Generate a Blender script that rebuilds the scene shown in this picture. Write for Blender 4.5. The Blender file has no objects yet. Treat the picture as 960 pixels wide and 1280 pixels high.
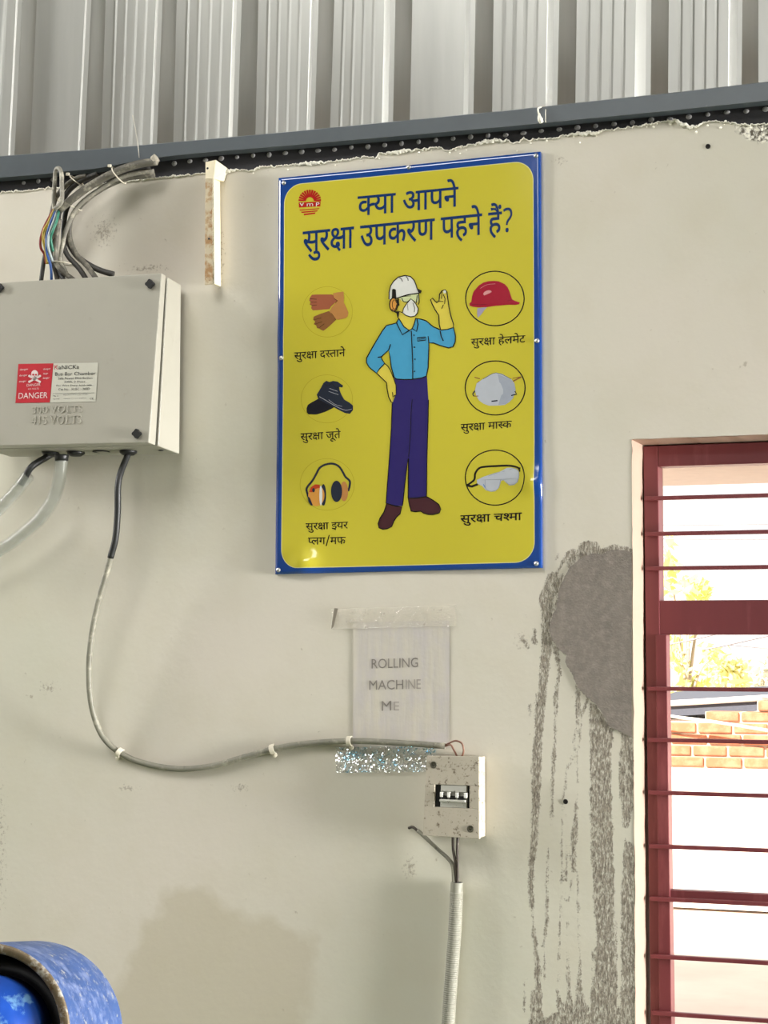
import bpy, math, random, json
import numpy as np
from mathutils import Vector, Matrix
from mathutils.geometry import tessellate_polygon
random.seed(7)
SC = bpy.context.scene
COL = SC.collection
# ------------------------------------------------------------------ camera
FPX = 2353.15
YAW, PIT, ROL = (math.radians(a) for a in (20.26879, 4.41198, 0.20900))
CAM = Vector((0.0, -3.2, 1.6))
_f = Vector((-math.sin(YAW)*math.cos(PIT), math.cos(YAW)*math.cos(PIT), math.sin(PIT)))
_r = Vector((math.cos(YAW), math.sin(YAW), 0))
_u = _r.cross(_f)
CR = math.cos(ROL)*_r + math.sin(ROL)*_u
CU = -math.sin(ROL)*_r + math.cos(ROL)*_u
CF = _f
cam_d = bpy.data.cameras.new('camera')
cam = bpy.data.objects.new('camera', cam_d); COL.objects.link(cam)
mw = Matrix((CR, CU, -CF)).transposed().to_4x4(); mw.translation = CAM
cam.matrix_world = mw
cam_d.sensor_fit = 'HORIZONTAL'; cam_d.sensor_width = 36.0
cam_d.lens = 36.0*FPX/960.0; cam_d.clip_start = 0.05; cam_d.clip_end = 400
SC.camera = cam
# ------------------------------------------------------------------ world, sun, daylight openings, added cladding lamps, exposure
W = bpy.data.worlds.new('sky'); SC.world = W; W.use_nodes = True
bg = W.node_tree.nodes['Background']; bg.inputs[0].default_value = (1.0, 0.985, 0.96, 1); bg.inputs[1].default_value = 1.3
def light(name, kind, loc, d, energy, color=(1, 1, 1), size=None, sy=None):
    l = bpy.data.lights.new(name, kind); l.energy = energy; l.color = color
    o = bpy.data.objects.new(name, l); COL.objects.link(o); o.location = loc
    o.rotation_euler = Vector(d).to_track_quat('-Z', 'Y').to_euler()
    if kind == 'AREA':
        l.shape = 'RECTANGLE'; l.size = size; l.size_y = sy or size
    return o
sun = light('sun', 'SUN', (0, -20, 20), (0.30, 0.75, -0.62), 13.0, (1, 0.95, 0.86)); sun.data.angle = math.radians(0.6)
key = light('daylight_skylight', 'AREA', (-2.3, -2.7, 5.2), (0.5, 2.7, -3.3), 100, (1, 0.995, 0.975), 1.6, 1.6)
graze = light('added_left_graze', 'AREA', (-6.6, -1.5, 3.9), (1, 0.27, -0.21), 68, (1, 1, 0.99), 0.9, 2.2); graze.data.spread = math.radians(90)  # added lamp, no opening there; brightens the left faces of the cladding ribs
rear_reflect = light('added_rear_reflection', 'AREA', (-1.45, -8.6, 4.75), (0.1, 1, -0.22), 60, (1, 1, 0.99), 2.5, 1.1)  # added lamp behind the camera, placed to reflect in the right cladding panels
door = light('daylight_right_door', 'AREA', (4.4, -0.62, 1.25), (-1, 0.06, -0.03), 72, (1, 0.995, 0.98), 0.9, 1.8); door.data.spread = math.radians(50)
SC.view_settings.view_transform = 'Standard'; SC.view_settings.look = 'None'
SC.view_settings.gamma = 1.0; SC.view_settings.use_curve_mapping = False
SC.view_settings.exposure = 0.1
SC.cycles.max_bounces = 6; SC.cycles.transparent_max_bounces = 12
# ------------------------------------------------------------------ helpers
def ray(px, py):
    return CR*((px-480)/FPX) + CU*((640-py)/FPX) + CF
def pt(px, py, y=0.0):
    d = ray(px, py); return CAM + d*((y-CAM.y)/d.y)
def ptd(px, py, dist):
    return CAM + ray(px, py)*dist
def lin(c):
    c = c/255.0; return c/12.92 if c <= 0.04045 else ((c+0.055)/1.055)**2.4
def rgb(c): return (lin(c[0]), lin(c[1]), lin(c[2]), 1)
def crom(P, n=8):
    P = [Vector(p) for p in P]
    if len(P) < 3: return P
    out = []
    Q = [2*P[0]-P[1]] + P + [2*P[-1]-P[-2]]
    for i in range(1, len(Q)-2):
        a, b, c, d = Q[i-1:i+3]
        for k in range(n):
            t = k/n
            out.append(0.5*((2*b)+(c-a)*t+(2*a-5*b+4*c-d)*t*t+(3*b-a-3*c+d)*t**3))
    out.append(P[-1]); return out
class MB:
    def __init__(s): s.v = []; s.f = []; s.m = []; s.sm = []
    def face(s, idx, m=0, smooth=False): s.f.append(tuple(idx)); s.m.append(m); s.sm.append(smooth)
    def hexa(s, c, m=0):        # c: 8 corners, bottom 4 then top 4 (same order)
        b = len(s.v); s.v += [Vector(p) for p in c]
        for q in ((3,2,1,0),(4,5,6,7),(0,1,5,4),(1,2,6,5),(2,3,7,6),(3,0,4,7)): s.face([b+i for i in q], m)
    def box(s, x0, x1, y0, y1, z0, z1, m=0):
        s.hexa([(x0,y0,z0),(x1,y0,z0),(x1,y1,z0),(x0,y1,z0),(x0,y0,z1),(x1,y0,z1),(x1,y1,z1),(x0,y1,z1)], m)
    def tube(s, P, r, n=10, m=0, cap=True):
        P = [Vector(p) for p in P]; rs = r if isinstance(r, (list, tuple)) else [r]*len(P)
        t0 = (P[1]-P[0]).normalized(); ref = Vector((0,0,1)) if abs(t0.z) < .9 else Vector((1,0,0))
        nrm = (ref - t0*ref.dot(t0)).normalized(); base = len(s.v)
        for i, p in enumerate(P):
            t = (P[min(i+1, len(P)-1)]-P[max(i-1, 0)]).normalized()
            nrm = (nrm - t*nrm.dot(t)).normalized(); b = t.cross(nrm)
            for k in range(n):
                a = 2*math.pi*k/n; s.v.append(p + (nrm*math.cos(a)+b*math.sin(a))*rs[i])
        for i in range(len(P)-1):
            for k in range(n):
                a, b2 = base+i*n+k, base+i*n+(k+1) % n
                s.face((a, b2, b2+n, a+n), m, True)
        if cap:
            s.face([base+k for k in range(n)][::-1], m); e = base+(len(P)-1)*n; s.face([e+k for k in range(n)], m)
    def lathe(s, prof, o, ax, n=48, m=0, smooth=True, cap=True):   # prof: (radius, height) pairs
        ax = Vector(ax).normalized(); ref = Vector((0,0,1)) if abs(ax.z) < .9 else Vector((1,0,0))
        e1 = (ref-ax*ref.dot(ax)).normalized(); e2 = ax.cross(e1); o = Vector(o); base = len(s.v)
        for r, h in prof:
            for k in range(n):
                a = 2*math.pi*k/n; s.v.append(o+ax*h+(e1*math.cos(a)+e2*math.sin(a))*r)
        for i in range(len(prof)-1):
            for k in range(n):
                a, b = base+i*n+k, base+i*n+(k+1) % n; s.face((a, b, b+n, a+n), m, smooth)
        if not cap: return
        if prof[0][0] > 1e-5: s.face([base+k for k in range(n)][::-1], m)
        if prof[-1][0] > 1e-5: e = base+(len(prof)-1)*n; s.face([e+k for k in range(n)], m)
    def poly(s, loops, fn, m=0):
        L = [[Vector((p[0], p[1], 0)) for p in l] for l in loops]; flat = [p for l in L for p in l]
        b = len(s.v); s.v += [fn(p.x, p.y) for p in flat]
        for t in tessellate_polygon(L): s.face([b+i for i in t], m)
    def slab(s, loop, fn_front, fn_back, m=0):            # extruded outline
        b = len(s.v); n = len(loop); s.v += [fn_front(*p) for p in loop] + [fn_back(*p) for p in loop]
        for t in tessellate_polygon([[Vector((p[0], p[1], 0)) for p in loop]]):
            s.face([b+i for i in t], m); s.face([b+n+i for i in t][::-1], m)
        for i in range(n): j = (i+1) % n; s.face((b+i, b+j, b+n+j, b+n+i), m)
    def build(s, name, mats, parent=None, bevel=0, recalc=False):
        loc = ROOT.get(parent.name) if parent else None
        if loc is None:
            xs = [p[0] for p in s.v]; ys = [p[1] for p in s.v]; zs = [p[2] for p in s.v]
            loc = Vector(((min(xs)+max(xs))/2, (min(ys)+max(ys))/2, min(zs)))
        me = bpy.data.meshes.new(name)
        me.from_pydata([tuple(Vector(p)-loc) for p in s.v], [], s.f)
        if not isinstance(mats, (list, tuple)): mats = [mats]
        for x in mats: me.materials.append(x)
        me.polygons.foreach_set('material_index', s.m); me.polygons.foreach_set('use_smooth', s.sm)
        me.update()
        if recalc:
            import bmesh
            bm = bmesh.new(); bm.from_mesh(me); bmesh.ops.recalc_face_normals(bm, faces=bm.faces); bm.to_mesh(me); bm.free()
        o = bpy.data.objects.new(name, me); COL.objects.link(o)
        if parent: o.parent = parent
        else: o.location = loc
        ROOT[o.name] = loc
        if bevel:
            md = o.modifiers.new('bevel', 'BEVEL'); md.width = bevel; md.segments = 2; md.limit_method = 'ANGLE'
        return o
ROOT = {}
def tag(o, label, cat, group=None):
    o['label'] = label; o['category'] = cat
    if group: o['group'] = group
    return o
def thing(name, loc, label, cat, group=None):
    o = bpy.data.objects.new(name, None); COL.objects.link(o); o.location = loc; o.empty_display_size = .05
    ROOT[o.name] = Vector(loc); return tag(o, label, cat, group)
def struct(o): o['kind'] = 'structure'; return o
# ---- materials
class NT:
    def __init__(s, name):
        s.mat = bpy.data.materials.new(name); s.mat.use_nodes = True; s.t = s.mat.node_tree
        s.b = s.t.nodes['Principled BSDF']; s.out = s.t.nodes['Material Output']
        s.co = s.t.nodes.new('ShaderNodeTexCoord').outputs['Object']
    def n(s, kind, **kw):
        x = s.t.nodes.new(kind)
        for k, v in kw.items():
            if k.startswith('i_'): s.set(x.inputs[k[2:].replace('_', ' ')], v)
            else: setattr(x, k, v)
        return x
    def set(s, sock, v):
        if isinstance(v, bpy.types.NodeSocket): s.t.links.new(v, sock)
        else: sock.default_value = v
    def math(s, op, a, b=0.0, clamp=False):
        x = s.t.nodes.new('ShaderNodeMath'); x.operation = op; x.use_clamp = clamp
        s.set(x.inputs[0], a); s.set(x.inputs[1], b); return x.outputs[0]
    def noise(s, scale, detail=4, rough=.55, vec=None, stretch=None):
        v = vec or s.co
        if stretch:
            mp = s.n('ShaderNodeMapping'); s.set(mp.inputs['Vector'], v); mp.inputs['Scale'].default_value = stretch; v = mp.outputs[0]
        x = s.n('ShaderNodeTexNoise'); s.set(x.inputs['Vector'], v); x.inputs['Scale'].default_value = scale
        x.inputs['Detail'].default_value = detail; x.inputs['Roughness'].default_value = rough; return x.outputs['Fac']
    def ramp(s, fac, lo, hi):
        x = s.n('ShaderNodeMapRange'); x.clamp = True; s.set(x.inputs['Value'], fac)
        x.inputs['From Min'].default_value = lo; x.inputs['From Max'].default_value = hi; return x.outputs[0]
    def mix(s, fac, a, b):
        x = s.n('ShaderNodeMix', data_type='RGBA'); s.set(x.inputs['Factor'], fac)
        s.set(x.inputs[6], a); s.set(x.inputs[7], b); return x.outputs[2]
    def attr(s, name):
        x = s.n('ShaderNodeAttribute'); x.attribute_name = name; return x.outputs['Fac']
    def color(s, v): s.set(s.b.inputs['Base Color'], v)
    def bump(s, h, strength=.3, dist=.002):
        x = s.n('ShaderNodeBump'); x.inputs['Strength'].default_value = strength; x.inputs['Distance'].default_value = dist
        s.set(x.inputs['Height'], h); s.t.links.new(x.outputs[0], s.b.inputs['Normal'])
def M(name, c, rough=.6, metal=0., var=.10, vs=30, c2=None, thr=None, ds=60, bump=0., bs=150, spec=.5, stretch=None, c3=None, thr3=None):
    """plain procedural surface: colour with slight mottling, optional worn/dirty second colour"""
    k = NT(name); base = rgb(c)
    dk = tuple(x*(1-var*2) for x in base[:3])+(1,)
    col = k.mix(k.ramp(k.noise(vs, 5, stretch=stretch), .3, .7), dk, base)
    if c2:
        t = thr or (.55, .62); col = k.mix(k.ramp(k.noise(ds, 7, .65, stretch=stretch), *t), col, rgb(c2))
    if c3:
        col = k.mix(k.ramp(k.noise(ds*2.3, 6, .7), *(thr3 or (.6, .66))), col, rgb(c3))
    k.color(col); k.b.inputs['Roughness'].default_value = rough; k.b.inputs['Metallic'].default_value = metal
    k.b.inputs['Specular IOR Level'].default_value = spec
    if bump: k.bump(k.noise(bs, 5), bump)
    return k.mat
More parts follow.
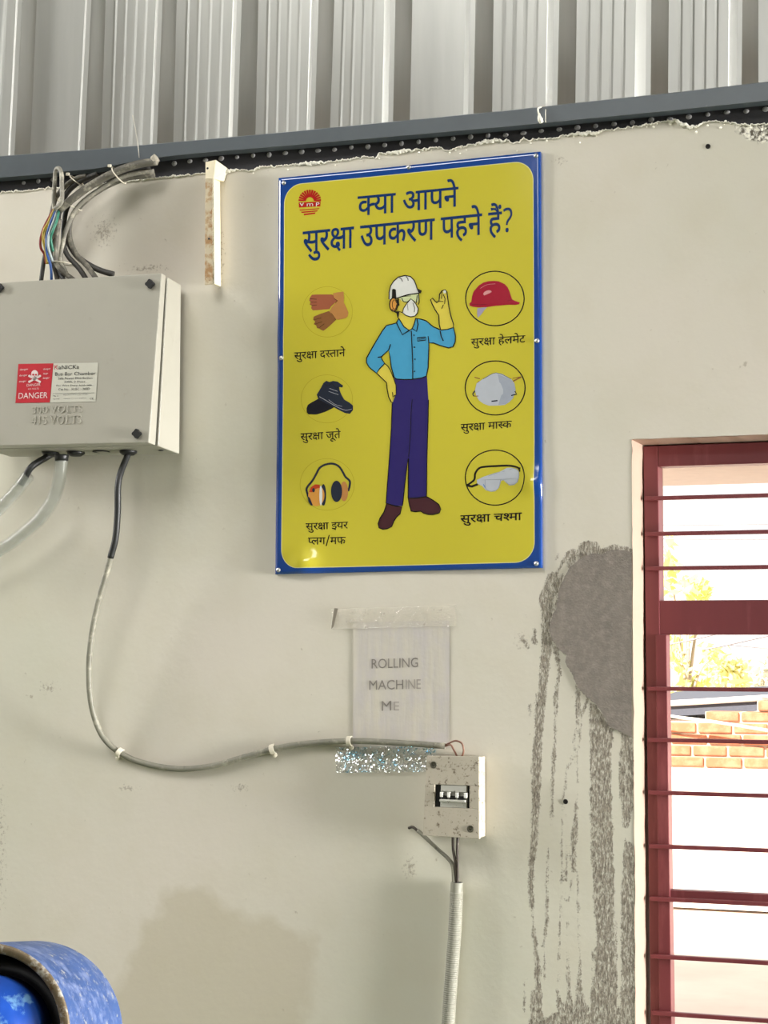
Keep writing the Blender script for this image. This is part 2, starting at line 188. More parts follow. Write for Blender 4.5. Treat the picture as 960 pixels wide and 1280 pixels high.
# ---- lettering
GL = json.loads(r'''{"क":[762,[[[777,551],[452,551],[452,349],[486,377],[525,393],[569,399],[610,394],[645,381],[675,358],[698,326],[711,286],[716,239],[712,192],[701,141],[681,90],[651,39],[579,80],[602,114],[620,154],[632,196],[636,237],[634,266],[627,289],[616,307],[602,320],[584,327],[562,330],[526,322],[489,298],[452,258],[452,0],[371,0],[371,174],[344,154],[312,136],[286,126],[258,120],[226,118],[180,123],[138,137],[112,152],[90,171],[71,194],[57,222],[49,254],[46,290],[52,340],[70,382],[101,417],[141,443],[189,459],[244,464],[268,463],[296,460],[321,457],[339,454],[333,381],[315,385],[292,388],[269,390],[249,391],[213,388],[183,379],[159,365],[141,345],[131,321],[127,292],[130,260],[141,234],[158,214],[179,199],[202,191],[228,188],[256,190],[282,197],[306,209],[340,232],[371,260],[371,551],[0,551],[0,622],[777,622]]]],"ख":[818,[[[729,551],[729,0],[648,0],[648,45],[611,28],[572,16],[530,9],[488,7],[417,13],[348,31],[282,60],[216,104],[150,164],[85,239],[69,261],[57,280],[49,296],[42,318],[40,338],[44,358],[55,376],[67,385],[83,391],[104,393],[127,390],[148,382],[165,368],[181,350],[199,372],[210,398],[215,428],[217,458],[216,483],[214,508],[209,530],[201,551],[0,551],[0,622],[833,622],[833,551]],[[534,232],[568,236],[598,246],[625,262],[648,280],[648,551],[281,551],[290,524],[296,493],[298,458],[294,407],[282,364],[263,328],[237,298],[204,273],[166,253],[214,201],[263,158],[314,124],[368,99],[426,84],[490,79],[532,82],[572,89],[610,102],[648,122],[648,198],[623,185],[593,174],[559,166],[521,164],[491,166],[463,173],[436,184],[413,198],[394,216],[378,238],[366,263],[358,290],[356,319],[361,364],[377,402],[404,432],[439,455],[482,468],[531,473],[550,472],[575,470],[599,467],[616,463],[610,394],[594,398],[576,401],[558,403],[540,404],[510,402],[485,394],[464,382],[449,365],[440,343],[437,316],[440,290],[449,269],[464,252],[484,241],[508,234]]]],"य":[580,[[[595,622],[595,551],[491,551],[491,0],[410,0],[410,179],[379,162],[343,146],[316,138],[286,134],[253,132],[210,136],[172,147],[137,166],[108,192],[75,237],[52,291],[38,353],[76,363],[106,375],[130,390],[147,407],[157,430],[160,457],[157,484],[148,509],[136,532],[123,551],[0,551],[0,622]],[[129,301],[144,271],[160,247],[180,228],[202,214],[228,206],[259,203],[291,205],[320,212],[346,224],[380,247],[410,274],[410,551],[211,551],[227,516],[237,481],[240,445],[233,396],[212,355],[178,324]]]],"ा":[259,[[[170,551],[170,0],[89,0],[89,551],[0,551],[0,622],[273,622],[273,551]]]],"आ":[1023,[[[470,218],[465,175],[450,141],[424,114],[392,95],[354,84],[312,80],[257,87],[206,108],[159,144],[115,196],[71,267],[29,356],[100,382],[129,316],[160,260],[193,214],[228,180],[265,160],[305,153],[329,155],[349,161],[367,170],[380,185],[388,203],[391,227],[389,251],[382,273],[370,293],[347,321],[318,347],[290,343],[260,341],[255,411],[296,415],[328,423],[352,435],[367,451],[377,471],[380,494],[377,516],[370,533],[356,546],[331,558],[302,562],[267,560],[235,552],[204,540],[171,525],[146,594],[175,608],[210,620],[252,629],[298,632],[346,628],[386,615],[418,593],[441,565],[454,532],[459,495],[455,458],[442,426],[421,398],[392,375],[402,365],[412,355],[450,351],[486,350],[516,351],[543,353],[568,357],[594,363],[594,551],[521,551],[521,622],[1038,622],[1038,551],[934,551],[934,0],[853,0],[853,551],[675,551],[675,0],[594,0],[594,290],[570,285],[547,282],[523,280],[498,279],[479,280],[455,282],[466,251]]]],"प":[568,[[[479,551],[479,0],[398,0],[398,191],[368,174],[335,159],[311,152],[284,147],[254,146],[216,149],[182,160],[152,175],[128,194],[106,223],[91,258],[84,285],[80,318],[79,358],[79,551],[0,551],[0,622],[583,622],[583,551]],[[398,551],[160,551],[160,369],[161,332],[163,304],[167,282],[172,266],[180,252],[190,240],[208,227],[233,220],[263,217],[302,222],[338,236],[370,256],[398,280]]]],"न":[555,[[[0,622],[569,622],[569,551],[466,551],[466,0],[385,0],[385,298],[204,298],[204,244],[202,227],[198,213],[190,202],[174,192],[153,188],[128,193],[102,209],[77,232],[56,260],[42,290],[37,318],[40,339],[50,355],[62,363],[78,367],[98,369],[385,369],[385,551],[0,551]]]],"े":[0,[[[-169,615],[-183,664],[-197,705],[-210,740],[-225,767],[-240,788],[-256,804],[-274,815],[-293,821],[-315,823],[-336,822],[-354,818],[-370,814],[-385,809],[-409,882],[-382,890],[-351,894],[-318,896],[-284,893],[-252,885],[-224,870],[-199,850],[-175,820],[-154,784],[-133,737],[-113,681],[-94,615]]]],"स":[676,[[[587,551],[587,0],[506,0],[506,266],[477,258],[448,254],[416,252],[380,251],[337,253],[292,258],[248,267],[212,277],[191,264],[167,253],[212,200],[264,146],[320,92],[380,42],[326,-12],[272,37],[220,87],[174,136],[133,181],[109,209],[89,234],[73,256],[60,275],[51,292],[46,305],[41,323],[40,340],[44,358],[55,376],[67,385],[83,391],[104,393],[127,390],[148,382],[165,368],[181,350],[199,372],[210,398],[215,428],[217,458],[216,486],[212,512],[207,534],[201,551],[0,551],[0,622],[691,622],[691,551]],[[369,322],[406,323],[440,326],[472,331],[506,339],[506,551],[281,551],[288,532],[293,511],[297,486],[298,458],[296,419],[288,385],[277,356],[262,333],[315,325]]]],"ु":[0,[[[-248,-12],[-212,1],[-174,8],[-136,11],[-90,7],[-51,-6],[-20,-28],[4,-56],[17,-90],[22,-129],[17,-167],[1,-201],[-24,-229],[-60,-251],[-104,-264],[-157,-268],[-219,-263],[-275,-248],[-324,-222],[-370,-188],[-414,-147],[-455,-100],[-394,-57],[-356,-101],[-320,-136],[-284,-163],[-246,-182],[-204,-192],[-157,-196],[-111,-191],[-78,-178],[-58,-154],[-51,-122],[-54,-102],[-62,-86],[-76,-73],[-102,-61],[-131,-57],[-157,-58],[-180,-62],[-201,-69],[-222,-79]]]],"र":[409,[[[395,42],[341,-12],[284,37],[230,87],[181,136],[138,181],[113,209],[92,234],[75,256],[62,275],[53,292],[46,305],[42,323],[40,340],[44,358],[55,376],[67,385],[83,391],[104,393],[127,390],[148,382],[165,368],[181,349],[205,363],[224,380],[238,399],[248,420],[254,443],[256,468],[255,491],[251,514],[246,534],[239,551],[0,551],[0,622],[424,622],[424,551],[320,551],[329,525],[334,494],[336,458],[334,423],[326,392],[314,365],[298,341],[278,319],[254,300],[213,276],[167,254],[216,201],[272,146],[332,93]]]],"उ":[548,[[[0,622],[563,622],[563,551],[453,551],[471,524],[481,495],[485,464],[480,422],[465,385],[441,354],[406,328],[440,293],[470,254],[486,223],[496,190],[499,152],[497,120],[489,92],[476,68],[460,47],[439,30],[415,17],[388,8],[359,2],[328,0],[291,3],[254,14],[220,30],[186,55],[153,88],[120,130],[89,181],[59,242],[29,313],[100,338],[129,265],[162,200],[184,164],[209,133],[234,108],[262,89],[290,78],[320,74],[346,76],[368,82],[388,92],[402,108],[411,131],[414,160],[412,187],[404,212],[392,236],[365,269],[329,301],[298,296],[264,294],[259,364],[304,368],[341,376],[368,390],[388,409],[400,433],[404,463],[400,491],[389,516],[372,536],[351,551],[0,551]]]],"ण":[723,[[[634,551],[634,0],[553,0],[553,551],[420,551],[420,321],[418,282],[412,250],[401,222],[385,198],[361,176],[331,160],[307,152],[281,148],[251,146],[208,150],[170,161],[139,179],[114,205],[99,231],[88,263],[83,288],[80,318],[79,352],[79,551],[0,551],[0,622],[737,622],[737,551]],[[249,217],[280,221],[304,231],[321,249],[330,267],[336,288],[338,315],[339,353],[339,551],[160,551],[160,353],[161,318],[164,291],[170,270],[178,251],[190,237],[206,226],[225,219]]]],"ह":[531,[[[321,69],[354,82],[380,98],[393,112],[400,128],[403,148],[400,172],[390,191],[374,208],[351,219],[319,227],[280,229],[238,226],[202,216],[174,200],[154,179],[142,154],[138,124],[141,94],[150,64],[160,44],[176,22],[196,0],[224,-26],[259,-56],[302,-89],[248,-142],[192,-96],[145,-51],[108,-9],[80,34],[64,80],[58,130],[62,166],[74,198],[92,225],[115,248],[97,268],[82,292],[72,320],[69,352],[72,378],[79,400],[91,418],[106,433],[131,448],[158,458],[191,463],[229,465],[361,465],[361,551],[0,551],[0,622],[546,622],[546,551],[442,551],[442,394],[230,394],[204,393],[186,391],[174,387],[164,381],[156,372],[151,361],[149,347],[152,328],[159,312],[170,297],[183,284],[232,296],[284,300],[327,298],[365,291],[396,279],[423,264],[444,245],[460,224],[472,202],[479,178],[481,153],[477,117],[466,85],[447,57],[421,34],[388,16],[348,2]]]],"ै":[0,[[[-179,615],[-197,639],[-213,659],[-228,674],[-251,689],[-272,698],[-295,702],[-320,703],[-340,702],[-361,697],[-382,690],[-402,682],[-428,751],[-404,760],[-380,767],[-354,772],[-326,773],[-297,771],[-270,763],[-246,752],[-224,735],[-204,716],[-187,692],[-183,694],[-203,740],[-222,774],[-242,799],[-263,815],[-287,824],[-316,827],[-338,826],[-356,823],[-372,818],[-386,813],[-409,882],[-382,890],[-351,894],[-318,896],[-284,893],[-252,885],[-224,870],[-199,850],[-175,820],[-154,784],[-133,737],[-113,681],[-94,615]]]],"ं":[0,[[[-185,772],[-181,794],[-168,813],[-151,826],[-130,830],[-109,826],[-91,813],[-79,794],[-75,772],[-79,750],[-91,731],[-109,718],[-130,714],[-151,718],[-168,731],[-181,750]]]],"द":[520,[[[413,-58],[392,-24],[373,11],[356,44],[342,73],[330,71],[316,70],[302,68],[287,68],[245,71],[202,78],[162,92],[124,112],[102,130],[83,151],[68,176],[56,204],[48,236],[46,272],[48,300],[53,325],[62,348],[79,377],[102,401],[126,419],[153,433],[183,443],[234,453],[290,456],[295,456],[295,551],[0,551],[0,622],[534,622],[534,551],[376,551],[376,385],[327,385],[291,384],[260,382],[234,378],[201,369],[173,355],[153,338],[138,317],[129,292],[126,262],[130,229],[144,200],[166,174],[197,155],[237,144],[287,140],[293,140],[299,140],[305,140],[312,141],[308,160],[306,176],[308,197],[315,214],[327,226],[349,236],[373,240],[399,237],[421,229],[438,216],[451,199],[458,181],[461,162],[459,142],[455,126],[446,112],[430,97],[410,86],[423,62],[438,36],[457,9],[480,-24]]]],"त":[570,[[[481,551],[481,0],[400,0],[400,328],[291,328],[254,327],[223,325],[200,322],[172,313],[150,299],[137,284],[129,263],[126,237],[130,205],[142,173],[163,142],[191,111],[227,77],[271,40],[217,-12],[173,28],[132,68],[96,109],[68,151],[55,180],[48,211],[45,242],[48,275],[58,305],[74,330],[93,351],[114,366],[137,378],[163,388],[193,394],[230,398],[272,399],[400,399],[400,551],[0,551],[0,622],[584,622],[584,551]]]],"ज":[742,[[[653,551],[653,0],[572,0],[572,370],[435,370],[410,370],[391,371],[378,373],[410,340],[436,303],[448,276],[456,247],[458,218],[456,189],[449,163],[438,141],[422,122],[404,107],[384,95],[348,84],[310,80],[275,83],[242,94],[209,110],[177,135],[147,169],[117,212],[88,264],[59,327],[31,401],[102,426],[133,344],[165,276],[198,222],[232,184],[268,161],[306,153],[326,155],[344,161],[358,170],[370,184],[377,203],[379,227],[376,256],[365,283],[348,310],[327,335],[301,357],[273,377],[302,441],[572,441],[572,551],[0,551],[0,622],[757,622],[757,551]]]],"ू":[0,[[[-63,-245],[-89,-254],[-116,-262],[-145,-266],[-173,-268],[-219,-264],[-259,-250],[-290,-228],[-314,-200],[-328,-165],[-333,-126],[-328,-90],[-313,-58],[-287,-29],[-253,-7],[-211,7],[-162,11],[-114,8],[-70,-1],[-31,-17],[5,-38],[38,-62],[68,-90],[109,-138],[145,-189],[83,-228],[47,-177],[10,-135],[-27,-101],[-66,-77],[-109,-62],[-156,-57],[-187,-59],[-213,-66],[-233,-76],[-247,-91],[-256,-108],[-259,-128],[-256,-151],[-248,-168],[-234,-181],[-208,-192],[-178,-196],[-152,-195],[-130,-190],[-109,-184],[-88,-175]]]],"इ":[491,[[[271,222],[242,220],[213,215],[186,207],[161,197],[131,217],[105,239],[82,263],[64,290],[54,319],[50,352],[52,378],[60,400],[72,418],[87,433],[112,448],[141,458],[164,462],[190,464],[221,465],[314,465],[314,551],[0,551],[0,622],[505,622],[505,551],[395,551],[395,394],[211,394],[184,393],[167,391],[155,387],[145,381],[137,372],[132,361],[130,347],[134,325],[144,306],[158,291],[174,277],[206,286],[239,292],[275,294],[322,290],[363,277],[398,256],[425,228],[442,194],[447,154],[442,114],[429,80],[406,52],[374,30],[335,14],[289,4],[319,-8],[350,-19],[382,-30],[415,-40],[382,-110],[326,-83],[273,-56],[223,-27],[176,1],[139,4],[108,10],[82,18],[63,30],[52,46],[48,65],[51,85],[62,102],[72,110],[85,114],[101,116],[121,113],[142,106],[166,91],[194,70],[207,68],[219,68],[262,70],[298,77],[328,88],[349,105],[362,126],[366,153],[363,173],[355,190],[342,204],[323,214],[299,220]]]],"ल":[678,[[[0,551],[0,622],[693,622],[693,551],[589,551],[589,0],[508,0],[508,355],[502,356],[494,356],[470,353],[445,344],[420,327],[397,300],[382,276],[369,245],[356,208],[279,232],[293,275],[311,313],[287,329],[263,342],[238,350],[209,353],[184,350],[164,343],[148,330],[136,313],[128,294],[126,271],[128,246],[136,222],[148,198],[174,163],[210,126],[239,100],[272,71],[309,40],[255,-12],[200,37],[149,84],[106,129],[73,176],[57,207],[48,240],[45,275],[48,308],[56,337],[70,362],[87,382],[108,398],[131,410],[168,422],[204,426],[246,422],[284,412],[320,394],[354,370],[396,401],[444,420],[499,426],[504,426],[508,426],[508,551]]]],"ग":[563,[[[208,551],[208,234],[205,211],[196,193],[186,185],[174,180],[160,178],[134,183],[106,199],[81,222],[60,250],[46,280],[41,308],[44,329],[54,345],[66,353],[82,357],[102,359],[127,359],[127,551],[0,551],[0,622],[578,622],[578,551],[474,551],[474,0],[393,0],[393,551]]]],"म":[598,[[[509,551],[509,0],[428,0],[428,250],[207,250],[207,213],[205,193],[201,177],[192,166],[177,155],[159,151],[140,154],[119,164],[99,178],[80,196],[64,216],[50,237],[42,258],[39,278],[42,295],[52,308],[64,315],[80,320],[100,321],[126,321],[126,551],[0,551],[0,622],[612,622],[612,551]],[[428,551],[207,551],[207,321],[428,321]]]],"फ":[771,[[[460,551],[460,349],[486,370],[514,386],[544,396],[578,399],[619,394],[654,381],[684,358],[707,326],[720,286],[725,239],[721,192],[710,141],[690,90],[660,39],[588,80],[611,114],[629,154],[641,196],[645,237],[643,266],[636,289],[625,307],[610,320],[592,327],[570,330],[534,322],[498,298],[460,257],[460,0],[379,0],[379,193],[353,175],[323,160],[300,152],[275,148],[248,146],[210,150],[176,160],[147,177],[125,197],[104,228],[90,262],[84,288],[80,318],[79,354],[79,551],[0,551],[0,622],[786,622],[786,551]],[[160,551],[160,360],[161,327],[163,300],[166,281],[174,259],[188,240],[204,227],[224,220],[248,217],[274,219],[299,225],[321,234],[352,254],[379,278],[379,551]]]],"च":[634,[[[649,551],[545,551],[545,0],[465,0],[465,165],[436,148],[403,133],[377,125],[349,120],[317,118],[269,123],[227,137],[190,161],[163,193],[146,231],[141,275],[144,303],[154,330],[168,353],[185,371],[38,369],[38,441],[331,441],[349,441],[367,440],[382,440],[389,440],[382,370],[350,370],[314,367],[283,359],[256,346],[237,327],[225,303],[221,274],[224,248],[234,226],[250,210],[270,198],[293,190],[317,188],[349,190],[377,198],[402,210],[436,233],[465,260],[465,551],[0,551],[0,622],[649,622]]]],"श":[680,[[[122,189],[100,191],[80,197],[64,206],[50,220],[43,236],[40,255],[42,273],[48,287],[58,299],[71,307],[86,312],[104,314],[122,312],[142,306],[156,300],[172,290],[191,276],[222,290],[250,309],[273,335],[291,366],[301,402],[305,443],[302,478],[292,508],[276,532],[254,551],[228,562],[199,566],[180,565],[165,560],[153,552],[142,537],[138,516],[140,500],[148,484],[162,467],[186,454],[208,447],[236,442],[270,440],[253,370],[196,378],[149,394],[112,418],[87,447],[71,480],[66,517],[70,549],[82,577],[102,600],[129,618],[163,628],[204,632],[235,630],[264,622],[292,610],[318,594],[340,572],[358,546],[373,516],[381,480],[384,440],[380,395],[369,353],[350,312],[324,276],[292,246],[254,221],[298,180],[341,134],[380,88],[414,43],[350,-1],[317,44],[286,84],[258,118],[217,160],[179,194],[151,190]],[[591,551],[591,0],[510,0],[510,551],[421,551],[421,622],[695,622],[695,551]]]],"ट":[504,[[[519,551],[371,551],[371,349],[316,349],[272,347],[236,341],[206,331],[181,318],[150,290],[132,255],[126,215],[128,185],[136,158],[148,136],[164,116],[183,101],[206,89],[243,78],[283,74],[317,75],[348,80],[375,86],[414,101],[455,121],[482,47],[437,29],[388,14],[338,3],[286,0],[242,3],[200,12],[162,26],[129,46],[100,71],[77,101],[60,136],[49,176],[46,220],[50,261],[61,298],[80,330],[105,357],[135,379],[170,397],[207,410],[247,417],[288,420],[290,420],[290,551],[0,551],[0,622],[519,622]]]],"?":[518,[[[190,202],[190,220],[192,255],[197,286],[207,312],[222,338],[244,364],[273,390],[301,416],[324,438],[340,460],[352,483],[359,510],[361,541],[358,570],[348,596],[332,617],[311,633],[283,643],[250,646],[211,643],[173,634],[137,620],[102,604],[71,675],[112,694],[157,710],[203,720],[250,724],[306,719],[354,703],[394,676],[416,650],[433,618],[443,583],[446,542],[443,502],[434,467],[420,436],[400,408],[373,380],[341,350],[312,323],[290,300],[275,280],[265,260],[260,238],[258,211],[258,202]],[[167,54],[169,77],[175,94],[185,107],[205,118],[229,122],[253,118],[273,107],[283,94],[289,77],[291,54],[289,32],[283,15],[273,2],[253,-10],[229,-14],[205,-10],[185,2],[175,15],[169,32]]]],"/":[429,[[[305,833],[387,833],[125,-166],[42,-166]]]],"X":[712,[[[623,551],[623,0],[542,0],[542,325],[510,312],[476,302],[436,295],[390,293],[342,296],[298,303],[259,314],[225,326],[184,298],[153,270],[139,252],[131,231],[128,208],[130,188],[138,168],[152,149],[174,134],[194,126],[218,122],[247,120],[258,120],[269,121],[264,139],[263,157],[265,176],[272,191],[283,202],[304,213],[328,216],[353,213],[374,204],[391,190],[408,164],[413,136],[410,111],[400,92],[385,78],[365,66],[383,44],[402,22],[423,1],[448,-24],[390,-65],[364,-34],[338,-4],[316,26],[298,53],[286,51],[272,50],[258,50],[245,50],[207,52],[173,59],[141,70],[113,86],[90,104],[71,126],[57,151],[49,177],[46,205],[50,240],[61,270],[80,296],[119,331],[164,361],[137,381],[115,403],[97,426],[84,450],[77,478],[74,507],[78,540],[92,570],[114,596],[145,616],[184,628],[231,632],[270,629],[306,619],[338,603],[362,580],[377,551],[382,515],[379,485],[372,458],[359,434],[332,402],[295,373],[315,369],[336,366],[357,364],[379,364],[423,367],[464,374],[504,389],[542,411],[542,551],[453,551],[453,622],[727,622],[727,551]],[[153,502],[155,481],[162,461],[174,442],[198,418],[228,399],[270,433],[295,468],[303,506],[299,528],[286,548],[272,558],[253,564],[229,566],[208,564],[189,558],[174,549],[162,536],[155,521]]]],"K":[603,[[[618,551],[452,551],[452,334],[475,348],[501,358],[531,366],[567,368],[631,368],[631,297],[580,297],[552,296],[528,293],[508,287],[481,274],[452,253],[452,0],[371,0],[371,174],[344,154],[312,136],[286,126],[258,120],[226,118],[180,123],[138,137],[112,152],[90,171],[71,194],[57,222],[49,254],[46,290],[52,340],[70,382],[101,417],[141,443],[189,459],[244,464],[268,463],[296,460],[321,457],[339,454],[333,381],[315,385],[292,388],[269,390],[249,391],[213,388],[183,379],[159,365],[141,345],[131,321],[127,292],[130,260],[141,234],[158,214],[179,199],[202,191],[228,188],[256,190],[282,197],[306,209],[340,232],[371,260],[371,551],[0,551],[0,622],[618,622]]]],"S":[389,[[[369,322],[398,323],[425,324],[451,328],[478,332],[486,260],[461,256],[435,253],[408,252],[380,251],[337,253],[292,258],[248,267],[212,277],[191,264],[167,253],[212,200],[264,146],[320,92],[380,42],[326,-12],[272,37],[220,87],[174,136],[133,181],[109,209],[89,234],[73,256],[60,275],[51,292],[46,305],[41,323],[40,340],[44,358],[55,376],[67,385],[83,391],[104,393],[127,390],[148,382],[165,368],[181,350],[199,372],[210,398],[215,428],[217,458],[216,486],[212,512],[207,534],[201,551],[0,551],[0,622],[403,622],[403,551],[281,551],[288,532],[293,511],[297,486],[298,458],[296,419],[288,385],[277,356],[262,333],[315,325]]]],"P":[308,[[[160,551],[160,369],[161,332],[163,304],[167,282],[172,266],[180,252],[190,240],[208,227],[233,220],[263,217],[290,219],[315,226],[340,237],[372,258],[400,282],[436,214],[396,188],[354,166],[325,155],[291,148],[254,146],[216,149],[182,160],[152,175],[128,194],[106,223],[91,258],[84,285],[80,318],[79,358],[79,551],[0,551],[0,622],[322,622],[322,551]]]],"H":[407,[[[122,189],[100,191],[80,197],[64,206],[50,220],[43,236],[40,255],[42,273],[48,287],[58,299],[71,307],[86,312],[104,314],[122,312],[142,306],[156,300],[172,290],[191,276],[222,290],[250,309],[273,335],[291,366],[301,402],[305,443],[302,478],[292,508],[276,532],[254,551],[228,562],[199,566],[180,565],[165,560],[153,552],[142,537],[138,516],[140,500],[148,484],[162,467],[186,454],[208,447],[236,442],[270,440],[253,370],[196,378],[149,394],[112,418],[87,447],[71,480],[66,517],[70,549],[82,577],[102,600],[129,618],[163,628],[204,632],[235,630],[264,622],[292,610],[318,594],[340,572],[358,546],[373,516],[381,480],[384,440],[380,395],[369,353],[350,312],[324,276],[292,246],[254,221],[298,180],[341,134],[380,88],[414,43],[350,-1],[317,44],[286,84],[258,118],[217,160],[179,194],[151,190]]]]}''')
HEADY = max(p[1] for c in GL['ा'][1] for p in c)
def deva(mb, text, L, R, h, fn, m=0, bold=0.0, sx=1.0):
    """text laid along the head line from pixel L to R; h is the head-line-to-foot height in pixels"""
    pen = 0; items = []
    for ch in text:
        if ch == ' ': pen += 270; continue
        adv, cs = GL[ch]
        items.append((ch, pen + (70 if ch == 'ं' else 0), cs)); pen += adv
    ex = Vector(((R[0]-L[0])/pen, (R[1]-L[1])/pen)); ey = h/HEADY
    for ch0, x0, cs in items:
        loops = []
        for c in cs:
            n = len(c); q = []
            for i in range(n):
                a, b, d = Vector(c[i-1]), Vector(c[i]), Vector(c[(i+1) % n])
                e = (b-a).normalized()+(d-b).normalized(); o = Vector((e.y, -e.x))
                o = o.normalized() if o.length > 1e-6 and n < 300 and ch0 not in '?/' else Vector((0, 0))
                b = b - o*bold
                gx, gy = x0+b.x, b.y
                q.append((L[0]+ex.x*gx, L[1]+ex.y*gx - (gy-HEADY)*ey))
            loops.append(q)
        for g in ([[l] for l in loops] if ch0 in '?/' else [loops]): mb.poly(g, fn, m)
_tc = {}
def latin_mesh(text):
    if text in _tc: return _tc[text]
    cu = bpy.data.curves.new('t', 'FONT'); cu.body = text; cu.size = 1; cu.resolution_u = 3
    o = bpy.data.objects.new('t', cu); COL.objects.link(o); dg = bpy.context.evaluated_depsgraph_get(); dg.update()
    e = o.evaluated_get(dg); me = e.to_mesh()
    v = [(p.co.x, p.co.y) for p in me.vertices]; f = [tuple(p.vertices) for p in me.polygons]; e.to_mesh_clear()
    bpy.data.objects.remove(o); bpy.data.curves.remove(cu)
    x0 = min(p[0] for p in v); x1 = max(p[0] for p in v); y0 = min(p[1] for p in v); y1 = max(p[1] for p in v)
    _tc[text] = ([((p[0]-x0)/(x1-x0), (p[1]-y0)/(y1-y0)) for p in v], f); return _tc[text]
def latin(mb, text, BL, BR, up, fn, m=0, depth=None):
    """letters from BL to BR along the foot line, height vector up (any 2D frame that fn maps to the world)"""
    v, f = latin_mesh(text); b = len(mb.v)
    for x, y in v: mb.v.append(fn(BL[0]+(BR[0]-BL[0])*x+up[0]*y, BL[1]+(BR[1]-BL[1])*x+up[1]*y))
    for q in f: mb.face([b+i for i in q], m)
def latin_raised(mb, text, BL, BR, up, fn, m=0):
    """raised letters with side walls; fn(u, v, t) with t = 0 foot, 1 face"""
    v, f = latin_mesh(text); n = len(v); b = len(mb.v); cnt = {}
    for t in (0, 1):
        for x, y in v: mb.v.append(fn(BL[0]+(BR[0]-BL[0])*x+up[0]*y, BL[1]+(BR[1]-BL[1])*x+up[1]*y, t))
    for q in f:
        mb.face([b+n+i for i in q], m)
        for i in range(len(q)): e = (q[i], q[(i+1) % len(q)]); cnt[tuple(sorted(e))] = cnt.get(tuple(sorted(e)), 0)+1
    for (i, j), c in cnt.items():
        if c == 1: mb.face((b+i, b+j, b+n+j, b+n+i), m)
def ribbon(mb, P, w, fn, m=0, closed=False, n=0):
    P = [Vector(p) for p in P]
    if n:
        P = [Vector((p.x, p.y)) for p in crom([(p.x, p.y, 0) for p in (P+P[:1] if closed else P)], n)]
        if closed: P = P[:-1]
    N = len(P); b = len(mb.v)
    for i in range(N):
        a = P[i-1] if (i or closed) else P[i]; d = P[(i+1) % N] if (i < N-1 or closed) else P[i]
        t = (d-a); t = t.normalized() if t.length > 1e-9 else Vector((1, 0)); o = Vector((-t.y, t.x))*w/2
        p = P[i]+o; q = P[i]-o; mb.v += [fn(p.x, p.y), fn(q.x, q.y)]
    for i in range(N if closed else N-1):
        j = (i+1) % N; mb.face((b+2*i, b+2*i+1, b+2*j+1, b+2*j), m)
def ell(cx, cy, rx, ry, n=36, rot=0, a0=0, a1=2*math.pi):
    full = abs(a1-a0-2*math.pi) < 1e-6; k = n if full else n+1; c, s = math.cos(rot), math.sin(rot); r = []
    for i in range(k):
        a = a0+(a1-a0)*i/n; x, y = rx*math.cos(a), ry*math.sin(a); r.append((cx+c*x-s*y, cy+s*x+c*y))
    return r
def Z(ox, oy, s, P): return [(ox+p[0]/s, oy+p[1]/s) for p in P]
def pip(P, X, Yy):
    ins = np.zeros(X.shape, bool); n = len(P)
    for i in range(n):
        (x0, y0), (x1, y1) = P[i], P[(i+1) % n]
        if y0 == y1: continue
        c = (y0 > Yy) != (y1 > Yy); ins ^= c & (X < (x1-x0)*(Yy-y0)/(y1-y0)+x0)
    return ins
def sdf_poly(P, X, Yy):
    d = np.full(X.shape, 1e9); n = len(P)
    for i in range(n): d = np.minimum(d, seg(P[i], P[(i+1) % n], X, Yy))
    return np.where(pip(P, X, Yy), -d, d)
def seg(a, b, X, Yy, wa=0, wb=0):
    dx, dy = b[0]-a[0], b[1]-a[1]; L = dx*dx+dy*dy+1e-9
    t = np.clip(((X-a[0])*dx+(Yy-a[1])*dy)/L, 0, 1)
    return np.hypot(X-a[0]-t*dx, Yy-a[1]-t*dy) - (wa+(wb-wa)*t)/2
def pix(x, y, z):
    d = [np.asarray(c, float) for c in (x-CAM.x, y-CAM.y, z-CAM.z)]
    q = [sum(d[i]*a[i] for i in range(3)) for a in (CR, CU, CF)]
    return 480+FPX*q[0]/q[2], 640-FPX*q[1]/q[2]
